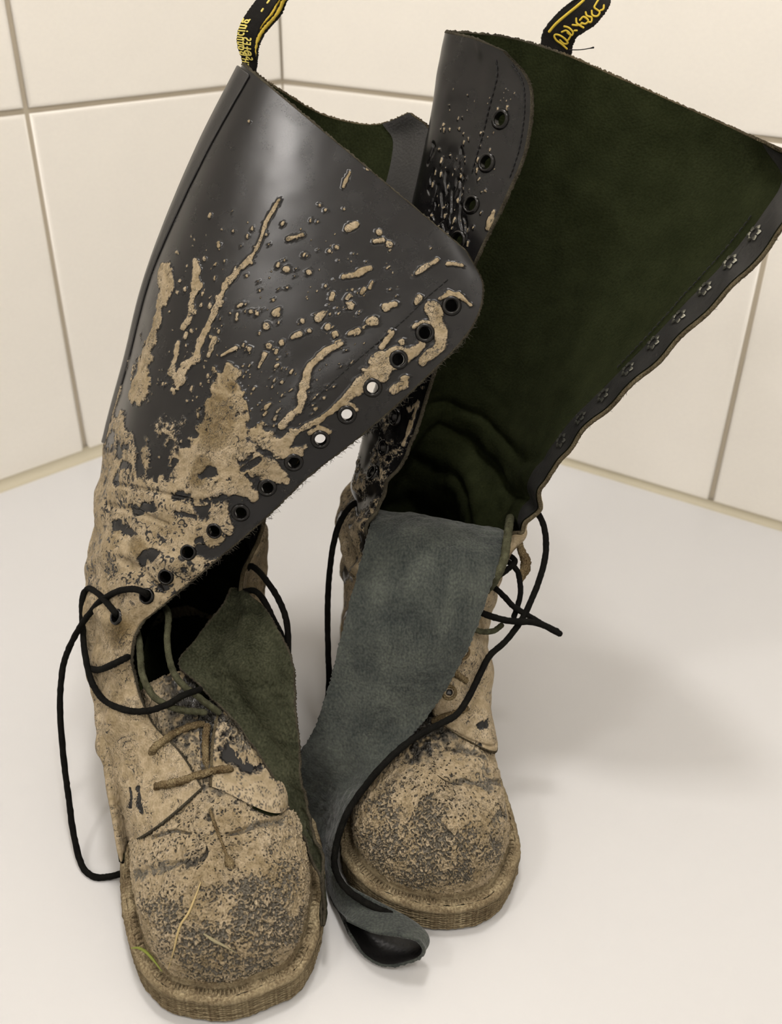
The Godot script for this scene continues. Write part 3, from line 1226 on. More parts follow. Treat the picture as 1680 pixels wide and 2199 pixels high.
	# mud on the outer side
	var mud := [
		[[356, 574, 15], [360, 604, 20], [354, 632, 14], [344, 670, 9], [335, 710, 9], [322, 745, 13], [310, 790, 16], [300, 850, 24]],
		[[422, 562, 7], [424, 590, 12], [424, 612, 13], [416, 640, 7], [413, 670, 11], [408, 686, 8], [395, 705, 6]], [[385, 735, 6], [378, 770, 6], [370, 800, 10]],
		[[558, 525, 3], [540, 555, 6], [510, 585, 8], [487, 610, 9], [470, 650, 8], [455, 690, 7], [440, 720, 8], [428, 745, 10], [424, 770, 7], [400, 790, 14], [385, 815, 16]],
		[[600, 430, 4], [572, 480, 5], [556, 530, 3]],
		[[495, 805, 26], [482, 840, 44], [480, 880, 52], [482, 925, 58], [470, 970, 72], [435, 1010, 80]],
		[[735, 738, 6], [700, 755, 8], [665, 790, 9], [655, 820, 11], [650, 850, 12], [640, 880, 10], [605, 915, 9]],
		[[930, 665, 20], [945, 700, 17], [950, 735, 15], [910, 775, 12]], [[905, 740, 12], [870, 770, 14], [820, 785, 30], [800, 810, 30], [780, 822, 20], [735, 862, 9], [690, 900, 7], [640, 925, 8], [600, 960, 20]],
		[[555, 930, 26], [600, 962, 24]], [[560, 1000, 32], [600, 1020, 20]], [[505, 1045, 34], [540, 1060, 20]], [[640, 968, 13], [655, 960, 8]], [[615, 1030, 10]], [[470, 1110, 24]],
		[[870, 820, 14], [845, 838, 10]], [[960, 640, 4], [985, 632, 6], [1010, 655, 5]], [[740, 880, 10], [765, 880, 8]], [[688, 930, 9], [710, 928, 6]],
		[[741, 595, 8], [770, 588, 10], [795, 577, 7]], [[895, 586, 6], [918, 572, 7], [940, 558, 6]], [[749, 492, 9], [766, 482, 8]], [[738, 402, 4], [752, 372, 5]], [[792, 355, 4], [790, 362, 4]], [[838, 526, 10]], [[815, 500, 7]], [[807, 520, 6], [822, 517, 6]], [[962, 567, 5], [992, 570, 5]], [[536, 262, 4]], [[725, 533, 6]], [[708, 540, 4]], [[688, 442, 4]], [[700, 452, 4]], [[740, 450, 3]], [[620, 515, 5], [650, 505, 6]],
		[[450, 765, 5], [463, 728, 7]], [[478, 765, 4], [508, 747, 6]], [[566, 770, 4], [570, 760, 5]], [[557, 788, 4], [573, 760, 4]], [[628, 725, 8], [645, 718, 7]], [[607, 738, 9]], [[578, 745, 8]], [[573, 700, 9]], [[590, 675, 8], [600, 665, 5]], [[685, 685, 9], [695, 672, 7]], [[705, 703, 8]], [[720, 717, 9]], [[750, 717, 7], [768, 712, 8]], [[830, 660, 10], [848, 655, 8]], [[805, 690, 11], [790, 692, 9]], [[820, 745, 7], [840, 715, 8]], [[755, 658, 9]], [[800, 605, 6], [795, 620, 5]], [[782, 622, 7], [778, 630, 5]], [[712, 642, 6], [716, 632, 5]], [[617, 580, 9]], [[665, 585, 7]], [[900, 640, 8], [895, 650, 6]], [[862, 735, 8]], [[700, 615, 5]], [[540, 670, 5]], [[520, 655, 5]], [[650, 690, 6]], [[665, 712, 6]]]
	rng.seed = 11
	for k in 330:
		var a := rng.randf()
		var b := pow(rng.randf(), 0.75)
		var px := lerpf(lerpf(400, 330, b), lerpf(960, 640, b), a)
		var py := lerpf(lerpf(430, 850, b), lerpf(520, 930, b), a)
		var r := 1.3 + 3.6 * pow(rng.randf(), 3.0)
		var tilt := lerpf(-1.45, -0.75, a) + rng.randf_range(-0.3, 0.3)
		var l := rng.randf_range(0.0, 2.6) * r
		mud.append([[px, py, r], [px + cos(tilt) * l, py + sin(tilt) * l, r * rng.randf_range(0.5, 1.1)]])
	for q in [[968, 655], [913, 715], [856, 772], [800, 832], [745, 890], [688, 943], [631, 992]]:
		mud.append([[q[0] - 22, q[1] - 14, 7], [q[0] - 4, q[1] - 25, 7], [q[0] + 16, q[1] - 18, 6]])
	var gap := [[[320, 930, 22], [345, 970, 40], [350, 1005, 34]], [[325, 880, 24], [345, 860, 20]], [[290, 1095, 16], [330, 1088, 12]], [[268, 1000, 13]], [[405, 880, 16], [410, 925, 22]], [[460, 1072, 10], [520, 1068, 8]], [[325, 1190, 16], [310, 1205, 14]], [[255, 1130, 16], [280, 1145, 12]], [[460, 1010, 14], [430, 1022, 10]], [[380, 1100, 7], [420, 1110, 5]], [[700, 1000, 18], [640, 1052, 10], [570, 1105, 7]], [[270, 960, 10]], [[430, 1160, 12]], [[345, 1262, 10], [370, 1255, 8]], [[236, 960, 14], [245, 930, 8]], [[520, 1010, 8], [560, 985, 7]], [[282, 1694, 4], [285, 1714, 3], [283, 1732, 4]], [[300, 1694, 7], [303, 1710, 5], [300, 1724, 7], [307, 1745, 4]]]
	var dent := [[[236, 1085, 9], [300, 1100, 9], [360, 1125, 7]], [[205, 1195, 9], [260, 1200, 12], [310, 1230, 12], [345, 1268, 8]], [[250, 1040, 8], [330, 1055, 7], [420, 1075, 5]]]
	# a short part of the photo's drops falls outside the sheet and is skipped by find()
	var tn := bake(s, 0.5, 1.0, 1024, 1536, 0, mud, gap, dent, 0.15, -1.0, -1.0, [[[470, 870, 42], [455, 925, 50]], [[440, 1000, 26], [425, 1030, 22]], [[500, 830, 22]], [[300, 1180, 30]], [[260, 1350, 40]]])
	commit("outer_quarter", root, [side(s, ib, s.nu, -1.0, 0.0004, tn, 0.0012, holes, 0.0041), rim(s, border(s, ib, s.nu, false, true, true, true), -1.0, 0.0006, -0.0020, 0.5)], [tn.mat, M.edge])
	var tf := bake(s, 0.0, 0.5, 384, 768, 3, [], [], [], 0.09)
	commit("inner_quarter", root, [side(s, 0, ib, -1.0, 0.0004, tf, 0.0012), rim(s, border(s, 0, ib, true, false, true, false), -1.0, 0.0006, -0.0020, 0.5)], [tf.mat, M.edge_mud])
	var lining := commit("shaft_lining", root, [side(s, 0, s.nu, -1.0, -0.0020, {}, 0.0, holes, 0.0048, 2)], [M.lining])
	lining.set_meta("label", "dark green napped lining of the shaft")
	# smooth facing inside the far front edge
	commit("eyelet_facing", root, [side(s, 0, 30, -1.0, -0.0026, {}, 0.0)], [M.facing])
	for k in seats.size():
		var c: Vector3 = seats[k][0]
		var n: Vector3 = seats[k][1]
		eyelet(root, c + n * 0.0008, n, 0.0052 if k < 9 else 0.0046, 0.0030, 0.0034, M.eyelet)
	stitches(root, s, [[962, 600, 0.6, 1.0], [915, 640, 0.6, 1.0], [870, 685, 0.6, 1.0], [800, 745, 0.6, 1.0], [720, 815, 0.6, 1.0], [640, 890, 0.6, 1.0]], -1.0, 0.0008, 0.0034, 0.00045)
	fibres(root, s, s.nu, 60, 250, 260, 0.0042, -1.0)
	# back stay: the strip over the back seam, with its pull loop
	var st := PackedVector3Array()
	var stay := []
	for j in 60:
		var row := PackedVector3Array()
		for k in 5:
			var u := 0.5 + (k - 1.7) * 0.021 * maxf(1.5 - 4.5 * (0.004 + j / 59.0 * 0.40), 0.55)
			var v := 0.004 + j / 59.0 * 0.40
			row.append(s.pos(u, v) - s.nor(u, v) * (0.0024 if k in [1, 2, 3] else 0.0012))
		stay.append(row)
	var ss := Surf.new()
	ss.make(stay, 24, 160)
	commit("back_stay", root, [side(ss, 0, ss.nu, -1.0, 0.0003, {}, 0.0), rim(ss, border(ss, 0, ss.nu, true, true, true, true), -1.0, 0.0003, -0.0012)], [M.leather, M.leather])
	pull_loop_near(root)

	# tongue: napped sheet folded out to the right and down the side of the toe
	var tl := [[498, 1262, .590, 530, 1272, .586], [478, 1300, .576, 568, 1306, .572], [430, 1362, .566, 602, 1362, .556], [386, 1425, .552, 631, 1432, .542], [428, 1472, .548, 631, 1478, .540], [478, 1520, .545, 636, 1530, .537], [545, 1600, .538, 643, 1610, .534], [605, 1705, .532, 651, 1690, .532], [648, 1795, .527, 673, 1778, .528], [684, 1878, .518, 695, 1864, .519], [691, 1925, .511, 698, 1915, .513], [690, 1985, .505, 696, 1985, .506]]
	var tr := strip_rows(tl, 6, -0.004)
	for r in [1, 2, 3, 4, 5]:
		tr[r][3] += cf * -0.006
		tr[r][1] += cf * 0.004
	var ts := Surf.new()
	ts.make(tr, 110, 260)
	for k in ts.p.size():
		ts.p[k] += ts.n[k] * (0.0017 * na.get_noise_3dv(ts.p[k] * 42.0) + 0.0013 * sin(ts.p[k].dot(Vector3(260, 420, 60)) + 2.0 * na.get_noise_3dv(ts.p[k] * 30.0)) * maxf(0.0, na.get_noise_3dv(ts.p[k] * 22.0 + Vector3(4, 4, 4))) + 0.0005 * na.get_noise_3dv(ts.p[k] * 160.0))
	ts.normals()
	sheet(root, "tongue", ts, M.suede_green, M.leather, M.edge, -1.0, 0.0018)
	# laces
	on = [s, vamp]
	lace(root, "lace", [[322, 1284, .548], [312, 1274, .532, 1], [300, 1268, .532, 1], [288, 1265, .534, 1], [270, 1266, .54, 1], [252, 1270, .548, 1], [232, 1280, .556, 1], [212, 1294, .560, 1], [196, 1314, .566, 1], [176, 1340, .572], [150, 1388, .577], [134, 1440, .577], [129, 1530, .577], [138, 1640, .578], [147, 1710, .577], [158, 1790, .572], [175, 1856, .564], [200, 1882, .559], [232, 1883, .558], [275, 1872, .557]], 0.00185, M.lace)
	lace(root, "lace", [[262, 1328, .560], [250, 1318, .545, 1], [236, 1302, .550, 1], [212, 1276, .573, 1], [190, 1264, .583], [177, 1285, .583], [177, 1335, .581], [182, 1400, .569, 1], [194, 1456, .562, 1], [205, 1480, .558, 1], [217, 1497, .552, 1], [234, 1510, .555, 1], [252, 1519, .548, 1], [275, 1526, .54, 1], [300, 1528, .535, 1], [325, 1525, .53, 1], [347, 1518, .529, 1], [370, 1508, .529, 1], [392, 1494, .53, 1], [430, 1480, .54]], 0.00185, M.lace)
	lace(root, "lace", [[280, 1408, .55], [268, 1414, .534, 1], [240, 1428, .538, 1], [215, 1438, .556, 1], [200, 1437, .566], [204, 1428, .575], [225, 1420, .580]], 0.00195, M.lace)
	lace(root, "lace", [[352, 1300, .575], [361, 1318, .552], [361, 1345, .548], [359, 1375, .546], [363, 1410, .543], [374, 1446, .540], [396, 1474, .540], [425, 1496, .538], [470, 1530, .544]], 0.0019, M.lace_mud)
	lace(root, "lace", [[292, 1350, .56], [299, 1375, .545], [301, 1405, .540], [304, 1440, .537], [314, 1470, .534], [335, 1500, .531], [380, 1522, .532], [440, 1530, .54]], 0.0019, M.lace_mud)
	lace(root, "lace", [[526, 1226, .600], [540, 1216, .590], [562, 1234, .583], [591, 1274, .575], [612, 1320, .570], [619, 1368, .566], [618, 1420, .562]], 0.0019, M.lace)
	lace(root, "lace", [[512, 1276, .597], [530, 1269, .588], [549, 1270, .582], [568, 1291, .577], [586, 1328, .572], [603, 1362, .567], [616, 1405, .563]], 0.0019, M.lace)
	var low := [[[322, 1616, -.004], [334, 1608, .001], [352, 1594, .001], [376, 1578, .001], [412, 1562, .001], [450, 1548, -.002]], [[334, 1692, -.004], [344, 1690, .001], [360, 1688, .0012], [390, 1681, .0015], [430, 1668, .002], [470, 1660, .0028], [492, 1657, .002], [504, 1655, -.004]], [[445, 1560, .0], [443, 1590, .0008], [443, 1620, .0008], [446, 1652, -.001]]]
	for q in low:
		var c := []
		for w in q:
			var f := find(vamp, w[0], w[1])
			var g := find(s, w[0], w[1], 0.6, 1.0, 0.75, 1.0)
			var p1: Vector3 = vamp.pos(f.x, f.y) + vamp.nor(f.x, f.y) * (w[2] + 0.001)
			if g.z < 5.0:
				var p2 := s.pos(g.x, g.y) - s.nor(g.x, g.y) * 0.002
				if proj(p2).z < proj(p1).z: p1 = p2
			c.append(p1 + vamp.nor(f.x, f.y) * minf(w[2] * 0.8, 0.0) + vamp.nor(f.x, f.y) * maxf(w[2], 0.0) * 0.3)
		lace(root, "lace", c, 0.0021, M.mud_dark, 0.3).set_meta("label", "mud-caked lace across the instep")

	# bits of plants dried on to the toe
	bit(vamp, "straw_stalk", "thin pale straw lying across the muddy toe of the nearer boot", "straw", [[432, 1898], [420, 1930], [406, 1962], [392, 1982], [384, 2005], [376, 2040], [366, 2075]], 0.0006, flat_mat(Color(0.62, 0.55, 0.38), 0.8), [0.5, 1.1, 1.0, 0.5])
	bit(vamp, "straw_stalk", "short pale twig on the front of the nearer boot's toe cap", "straw", [[440, 2004], [462, 2018], [485, 2030], [505, 2042]], 0.0006, flat_mat(Color(0.5, 0.47, 0.36), 0.8), [0.7, 1.4, 0.8, 0.3])
	var blade := PackedVector3Array([fl(283, 2036, .0215), fl(298, 2036, .024), fl(314, 2045, .0255), fl(330, 2062, .0265), fl(348, 2086, .0255)])
	var gb := commit("grass_blade", self, [tube_arr(blade, PackedFloat32Array([0.0003, 0.0008, 0.0008, 0.0002]), 8, 8, 0.1)], [flat_mat(Color(0.40, 0.43, 0.13), 0.6)])
	tag(gb, "green blade of grass caught in the welt of the nearer boot", "grass")
	bit(vamp, "seed_head", "muddy seed head on a stalk, high on the nearer boot's toe", "seed head", [[452, 1742], [460, 1768], [472, 1800], [484, 1830], [490, 1850], [496, 1862], [499, 1868]], 0.0008, M.mud_dark, [0.8, 1.3, 1.1, 0.9, 1.0, 3.2, 2.6, 0.8])

func bit(s: Surf, called: String, label: String, category: String, line: Array, r: float, mat: Material, prof: Array) -> void:
	var c := PackedVector3Array()
	for q in line:
		var f := find(s, q[0], q[1])
		c.append(s.pos(f.x, f.y) + s.nor(f.x, f.y) * (0.0011 + r * 0.6 + f.z * 0.00002))
	var rad := PackedFloat32Array()
	for k in prof: rad.append(r * k)
	var o := commit(called, self, [tube_arr(c, rad, 8, 8, 0.15)], [mat])
	tag(o, label, category)

# lettering laid on a strap: text runs along +v or -v of the sheet
func lettering(parent: Node3D, s: Surf, text: String, u: float, v: float, size: float, dir: float, sgn: float, mat: Material, bold := 1.0) -> void:
	var t := TextMesh.new()
	var f := SystemFont.new()
	f.font_names = PackedStringArray(["Droid Sans"])
	f.font_weight = 700
	t.font = f
	t.text = text
	t.font_size = 32
	t.pixel_size = size / 32.0
	t.depth = 0.0004
	t.curve_step = 2.0
	var a := t.get_mesh_arrays() if t.has_method("get_mesh_arrays") else t.surface_get_arrays(0)
	var src: PackedVector3Array = a[Mesh.ARRAY_VERTEX]
	var idx: PackedInt32Array = a[Mesh.ARRAY_INDEX]
	var lu := s.pos(0, 0.5).distance_to(s.pos(1, 0.5))
	var lv := 0.0
	for k in 40: lv += s.pos(0.5, k / 40.0).distance_to(s.pos(0.5, (k + 1) / 40.0))
	var vv := PackedVector3Array()
	var nn := PackedVector3Array()
	var sn: PackedVector3Array = a[Mesh.ARRAY_NORMAL]
	for k in src.size():
		var q := src[k]
		var uu := u + dir * sgn * q.y / lu * bold
		var v2 := v + dir * q.x / lv
		var n := s.nor(uu, v2) * sgn
		vv.append(s.pos(uu, v2) + n * (0.0009 + q.z))
		nn.append(n)
	# winding follows the strap's face
	var keep := PackedInt32Array()
	for k in range(0, idx.size(), 3):
		var i0 := idx[k]
		var i1 := idx[k + 1]
		var i2 := idx[k + 2]
		if (vv[i2] - vv[i0]).cross(vv[i1] - vv[i0]).dot(nn[i0]) < 0:
			keep.append_array(PackedInt32Array([i0, i2, i1]))
		else:
			keep.append_array(PackedInt32Array([i0, i1, i2]))
	commit("lettering", parent, [arr(vv, nn, PackedVector2Array(), keep)], [mat])

func pull_loop_near(root: Node3D) -> void:
	# woven strap: up from the back seam, over, and down again behind itself
	var l := [[520, 150, .5465, 549, 150, .546], [521, 128, .545, 550, 133, .544], [513, 103, .542, 546, 108, .540], [511, 80, .540, 548, 84, .537], [517, 55, .538, 557, 60, .535], [534, 25, .537, 573, 34, .534], [558, -6, .537, 592, 6, .534], [588, -38, .540, 618, -24, .538], [606, -48, .549, 633, -36, .549], [606, -36, .556, 634, -24, .556], [590, -6, .559, 616, 2, .559], [574, 24, .559, 601, 34, .559], [546, 58, .557, 571, 68, .557], [528, 90, .555, 556, 98, .555], [524, 120, .553, 553, 124, .553], [520, 152, .551, 549, 154, .551]]
	var s := Surf.new()
	s.make(strip_rows(l, 4), 24, 240)
	var o := sheet(root, "pull_loop", s, M.strap, M.strap, M.strap, -1.0, 0.0011)
	o.set_meta("label", "black woven heel loop with yellow lettering")
	lettering(o, s, "WITH Bouncing", 0.24, 0.13, 0.0062, 1.0, 1.0, M.yellow_pale)
	lettering(o, s, "SOLES", 0.58, 0.14, 0.0062, 1.0, 1.0, M.yellow_pale)
	for q in [[0.62, 0.105], [0.6, 0.135], [0.66, 0.345], [0.66, 0.385]]:
		var c := PackedVector3Array()
		for k in 3:
			c.append(s.pos(q[0], q[1] + k * 0.006) + s.nor(q[0], q[1] + k * 0.006) * 0.0007)
		commit("yellow_stitch", o, [tube_arr(c, PackedFloat32Array([0.0006]), 6, 2)], [M.yellow_pale])
	# the woven reverse is yellow along its middle
	var band := PackedVector3Array()
	for k in 14:
		var v := 0.66 + k * 0.023
		band.append(s.pos(0.80, v) - s.nor(0.80, v) * 0.0007)
	commit("yellow_weave", o, [tube_arr(band, PackedFloat32Array([0.0010]), 6, 6, 0.4)], [M.yellow])
	var band2 := PackedVector3Array()
	for k in 8:
		var v := 0.66 + k * 0.02
		band2.append(s.pos(0.45, v) - s.nor(0.45, v) * 0.0006)
	commit("yellow_weave", o, [tube_arr(band2, PackedFloat32Array([0.0007]), 6, 6, 0.6)], [M.yellow])

# ------------------------------------------------------------------ the other boot, on the right
func boot_far() -> void:
	var root := thing("boot", "muddy boot on the right, shaft open to dark green lining, grey tongue hanging out", "boot", Vector3(0.02, 0, -0.46), "pair of muddy lace-up boots")
	var ctrl := xz([[0.010, -0.64], [-0.022, -0.63], [-0.036, -0.60], [-0.036, -0.55], [-0.030, -0.48], [-0.029, -0.42], [-0.0265, -0.375], [-0.0222, -0.361], [-0.0140, -0.3500], [-0.001, -0.3390], [0.0135, -0.3330], [0.030, -0.330], [0.0450, -0.3310], [0.0578, -0.3360], [0.0688, -0.3465], [0.0764, -0.363], [0.0795, -0.375], [0.076, -0.41], [0.066, -0.46], [0.058, -0.52], [0.056, -0.57], [0.048, -0.615], [0.033, -0.635]])
	sole(root, ctrl)
	var axis := Vector3(-0.008, 0, -0.29).normalized()
	var vamp := vamp_surf(ctrl, 5.0, 17.6, Vector3(0.0275, 0, -0.3415), axis, [[0.045, 0.066], [0.06, 0.0695], [0.08, 0.075], [0.10, 0.084], [0.12, 0.094], [0.14, 0.106]], 400, 150)
	var tv := bake(vamp, 0, 1, 1536, 640, 1, [],
		[[[800, 1800, 90]], [[860, 1830, 110]], [[940, 1800, 60]], [[820, 1860, 80]], [[1060, 1800, 40]], [[1060, 1840, 45]], [[900, 1880, 60]], [[1000, 1880, 40]], [[820, 1745, 75]], [[910, 1760, 70]], [[1000, 1800, 50]]],
		[[[960, 1610, 5], [1010, 1618, 8], [1040, 1630, 5]], [[945, 1672, 5], [1000, 1676, 8], [1050, 1680, 9], [1086, 1682, 9]], [[1070, 1745, 6], [1090, 1735, 8]]], 0.2)
	commit("vamp", root, [side(vamp, 0, vamp.nu, 1.0, 0.0, tv, 0.0020, [], 0.0, 1, false)], [tv.mat])

	var LE := [[1082, 110, .494], [1137, 185, .489], [1130, 310, .494], [1088, 420, .503], [1044, 510, .512], [1004, 600, .520], [962, 720, .528], [927, 812, .536], [890, 930, .546], [855, 1003, .555], [803, 1093, .566], [790, 1180, .572], [805, 1280, .562], [832, 1400, .562], [860, 1500, .564], [892, 1570, .560]]
	var LS := [[958, 70, .535], [940, 160, .541], [928, 240, .547], [908, 340, .553], [886, 440, .560], [868, 545, .567], [846, 660, .575], [818, 790, .585], [787, 905, .593], [769, 990, .60], [763, 1080, .605], [757, 1170, .602], [760, 1270, .594], [772, 1390, .587], [762, 1500, .588], [765, 1640, .579]]
	var RE := [[1690, 325, .487], [1738, 400, .478], [1692, 482, .482], [1606, 586, .492], [1512, 680, .502], [1424, 768, .512], [1338, 850, .525], [1258, 925, .54], [1203, 995, .552], [1168, 1048, .562], [1150, 1110, .570], [1092, 1160, .574], [985, 1290, .562], [950, 1410, .557], [930, 1500, .561], [935, 1545, .563]]
	var RS := [[1088, 1190, .594], [1055, 1275, .594], [1050, 1390, .587], [1052, 1520, .577], [1068, 1606, .575]]
	var top_b := U(1205, 116, .565)
	var low_b := Vector3(0.03, 0.18, -0.602)
	var rows := []
	for r in 16:
		var a := PT(LE[r])
		var f := PT(LS[r])
		var e := PT(RE[r])
		var row := PackedVector3Array()
		row.append(a)
		var m := lerp3(LE[r], LS[r], 0.5)
		row.append(U(m[0], m[1] + ([-5, -3, 0, 0, 0, 0, 0, 0, 0, 0, 0, 0, 0, 0, 0, 0][r] as float), m[2] - 0.009))
		row.append(f)
		if r <= 10:
			var t := r / 10.0
			var b := top_b.lerp(low_b, t)
			var bp := proj(b)
			var bq := [bp.x, bp.y, bp.z]
			var q := lerp3(LS[r], bq, 0.5)
			row.append(U(q[0], q[1] - (12.0 if r == 0 else 4.0), q[2] + 0.016))
			row.append(b)
			for g in [[0.25, 0.016], [0.5, 0.022], [0.76, 0.017]]:
				q = lerp3(bq, RE[r], g[0])
				row.append(U(q[0], q[1] + (12.0 if r == 1 else 0.0) * g[0], q[2] + g[1] * (1.0 + 0.3 * t)))
		else:
			var t := (r - 11) / 4.0
			row.append(Vector3(-0.032, 0.15, -0.565).lerp(Vector3(-0.030, 0.019, -0.575), t))
			row.append(Vector3(0.010, 0.15, -0.608).lerp(Vector3(0.010, 0.019, -0.625), t))
			row.append(Vector3(0.045, 0.15, -0.575).lerp(Vector3(0.047, 0.019, -0.59), t))
			row.append(Vector3(0.056, 0.145, -0.52).lerp(Vector3(0.058, 0.019, -0.50), t))
			row.append(PT(RS[r - 11]))
		if r > 10:
			var q := lerp3(RS[r - 11], RE[r], 0.5)
			row.append(U(q[0] + [18, 18, 16, 12, 6][r - 11], q[1] + [0, 0, 0, 5, 14][r - 11], q[2] - 0.008))
		else:
			var bp := proj(top_b.lerp(low_b, r / 10.0))
			var q := lerp3([bp.x, bp.y, bp.z], RE[r], 0.9)
			row.append(U(q[0], q[1], q[2] + 0.009))
		row.append(e)
		rows.append(row)
	for r in [14, 15]:
		for c in [0, 1, 2, 7, 8, 9]:
			var q := proj(rows[r][c])
			var f := find(vamp, q.x, q.y)
			if f.z < 5.0:
				var d := proj(vamp.pos(f.x, f.y)).z - 0.0034
				if r == 15 or q.z > d:
					rows[r][c] = U(q.x, q.y, d)
	var s := Surf.new()
	s.make(rows, 405, 420)
	for j in s.nv + 1:
		var v := float(j) / s.nv
		var k := smoothstep(0.5, 0.66, v) * (1.0 - smoothstep(0.88, 0.97, v))
		for i in s.nu + 1:
			var id := j * (s.nu + 1) + i
			var p := s.p[id]
			var u := float(i) / s.nu
			var w := sin(v * 82.0 + 6.0 * u + 2.5 * na.get_noise_3dv(p * 14.0)) * 0.5 + 0.5
			var e := 0.0040 * k * (pow(w, 2.0) - 0.4)
			e += 0.0006 * na.get_noise_3dv(p * 60.0) * (0.3 + k)
			# the front edges ripple between the eyelets
			e += 0.0009 * sin(v * 78.0) * smoothstep(0.9, 1.0, u) * (1.0 - smoothstep(0.62, 0.7, v))
			s.p[id] = p + s.n[id] * e
	s.normals()
	var ib := 180
	var ub := float(ib) / s.nu
	var seats := []
	var holes := []
	for q in [[1076, 257], [1046, 350], [1013, 440], [985, 516], [850, 896], [826, 962], [802, 1016], [773, 1080]]:
		var f := find(s, q[0], q[1], 0.0, 0.24)
		var c := s.pos(f.x, f.y)
		seats.append([c, s.nor(f.x, f.y)])
		holes.append(c)
	var drops := []
	rng.seed = 23
	for k in 120:
		var b := rng.randf()
		var px := lerpf(lerpf(960, 905, b), lerpf(1110, 1010, b), rng.randf())
		var py := lerpf(190, 560, b)
		var r := 1.0 + 2.2 * pow(rng.randf(), 3.0)
		drops.append([[px, py, r], [px - r * 0.6, py + r * rng.randf_range(0.0, 3.5), r * 0.8]])
	drops.append([[1062, 455, 5], [1056, 470, 7], [1049, 490, 6]])
	drops.append([[892, 868, 5], [880, 880, 8]])
	drops.append([[910, 830, 5], [898, 870, 5], [885, 905, 5], [868, 955, 5]])
	var wet := []
	for k in 16:
		var px := rng.randf_range(930, 1000)
		var py := rng.randf_range(275, 470)
		var chain := []
		for q in 5:
			chain.append([px, py, rng.randf_range(2.0, 5.5)])
			px += rng.randf_range(-7, 4)
			py += rng.randf_range(8, 17)
		wet.append(chain)
	var tl := bake(s, 0.0, ub, 768, 1280, 2, drops, [[[850, 930, 30], [870, 880, 20]], [[905, 850, 30]]], wet, 0.10, 0.0, 0.23)
	commit("inner_quarter", root, [side(s, 0, ib, 1.0, 0.0004, tl, 0.0009, holes, 0.0041), rim(s, border(s, 0, ib, true, false, true, false), 1.0, 0.0006, -0.0020, 0.5)], [tl.mat, M.edge])
	var tr := bake(s, ub, 1.0, 640, 960, 3, [], [[[1045, 1545, 7], [1035, 1560, 10]], [[1030, 1600, 5]], [[965, 1487, 7]], [[1045, 1500, 5]]], [[[1000, 1345, 4], [1040, 1350, 4]], [[960, 1440, 5], [1000, 1465, 5]], [[990, 1400, 4], [1000, 1405, 3]], [[960, 1565, 4], [1010, 1592, 5], [1062, 1600, 4]]], 0.09)
	commit("outer_quarter", root, [side(s, ib, s.nu, 1.0, 0.0004, tr, 0.0012), rim(s, border(s, ib, s.nu, false, true, true, true), 1.0, 0.0006, -0.0020, 0.5)], [tr.mat, M.edge_mud])
	var lining := commit("shaft_lining", root, [side(s, 0, s.nu, 1.0, -0.0020, {}, 0.0, holes, 0.0048, 2 if s.nu % 2 == 0 else 1)], [M.lining])
	lining.set_meta("label", "dark green napped lining of the open shaft")
	# smooth facing strip along the right front edge, on the inner side, with the backs of the eyelets
	commit("eyelet_facing", root, [side(s, s.nu - 40, s.nu, 1.0, -0.0027, {}, 0.0)], [M.facing])
	stitches(root, s, [[1622, 468, 0.8, 1.0], [1520, 592, 0.8, 1.0], [1420, 704, 0.8, 1.0], [1330, 800, 0.8, 1.0]], -1.0, 0.0031, 0.0034, 0.0004)
	for q in [[1629, 508], [1576, 570], [1522, 628], [1466, 688], [1412, 743], [1357, 800], [1305, 855], [1256, 905], [1215, 950]]:
		var f := find(s, q[0], q[1], 0.8, 1.0)
		eyelet_star(root, s.pos(f.x, f.y) - s.nor(f.x, f.y) * 0.0028, -s.nor(f.x, f.y), 0.0052)
	for k in seats.size():
		eyelet(root, seats[k][0] + seats[k][1] * 0.0008, seats[k][1], 0.0052, 0.0031, 0.0034, M.eyelet)
	stitches(root, s, [[1066, 128, 0.0, 0.3], [1056, 215, 0.0, 0.3], [1035, 300, 0.0, 0.3], [1010, 385, 0.0, 0.3]], 1.0, 0.0007, 0.0032, 0.00045)
	stitches(root, s, [[1100, 138, 0.0, 0.3], [1124, 180, 0.0, 0.3], [1127, 240, 0.0, 0.3], [1118, 310, 0.0, 0.3], [1090, 395, 0.0, 0.3]], 1.0, 0.0007, 0.0028, 0.0004)
	for q in [[993, 1400], [965, 1487]]:
		var f := find(s, q[0], q[1], 0.7, 1.0)
		eyelet(root, s.pos(f.x, f.y) + s.nor(f.x, f.y) * 0.001, s.nor(f.x, f.y), 0.0046, 0.0026, 0.003, M.mud_dark)
	fibres(root, s, 0, 20, 280, 90, 0.0025, 1.0)
	fibres(root, s, s.nu, 60, 280, 90, 0.0025, 1.0)
	pull_loop_far(root)

	# tongue: up from the instep, folded over at the ankle, hanging between the boots to a curled end on the tray
	var left := [[815, 1190, .602], [812, 1120, .602], [806, 1098, .588], [794, 1140, .566], [766, 1250, .556], [736, 1370, .553], [708, 1480, .556], [681, 1560, .560], [646, 1625, .566], [650, 1705, .574], [668, 1770, .580], [690, 1842, .570], [712, 1918, .551], [732, 1955, .535], [744, 1974, .518]]
	var right := [[1060, 1225, .600], [1072, 1165, .592], [1078, 1143, .578], [1074, 1185, .560], [1052, 1260, .549], [1012, 1370, .545], [962, 1470, .547], [905, 1552, .549], [832, 1632, .541], [776, 1700, .539], [740, 1762, .538], [720, 1832, .540], [724, 1892, .540]]
	var rws := []
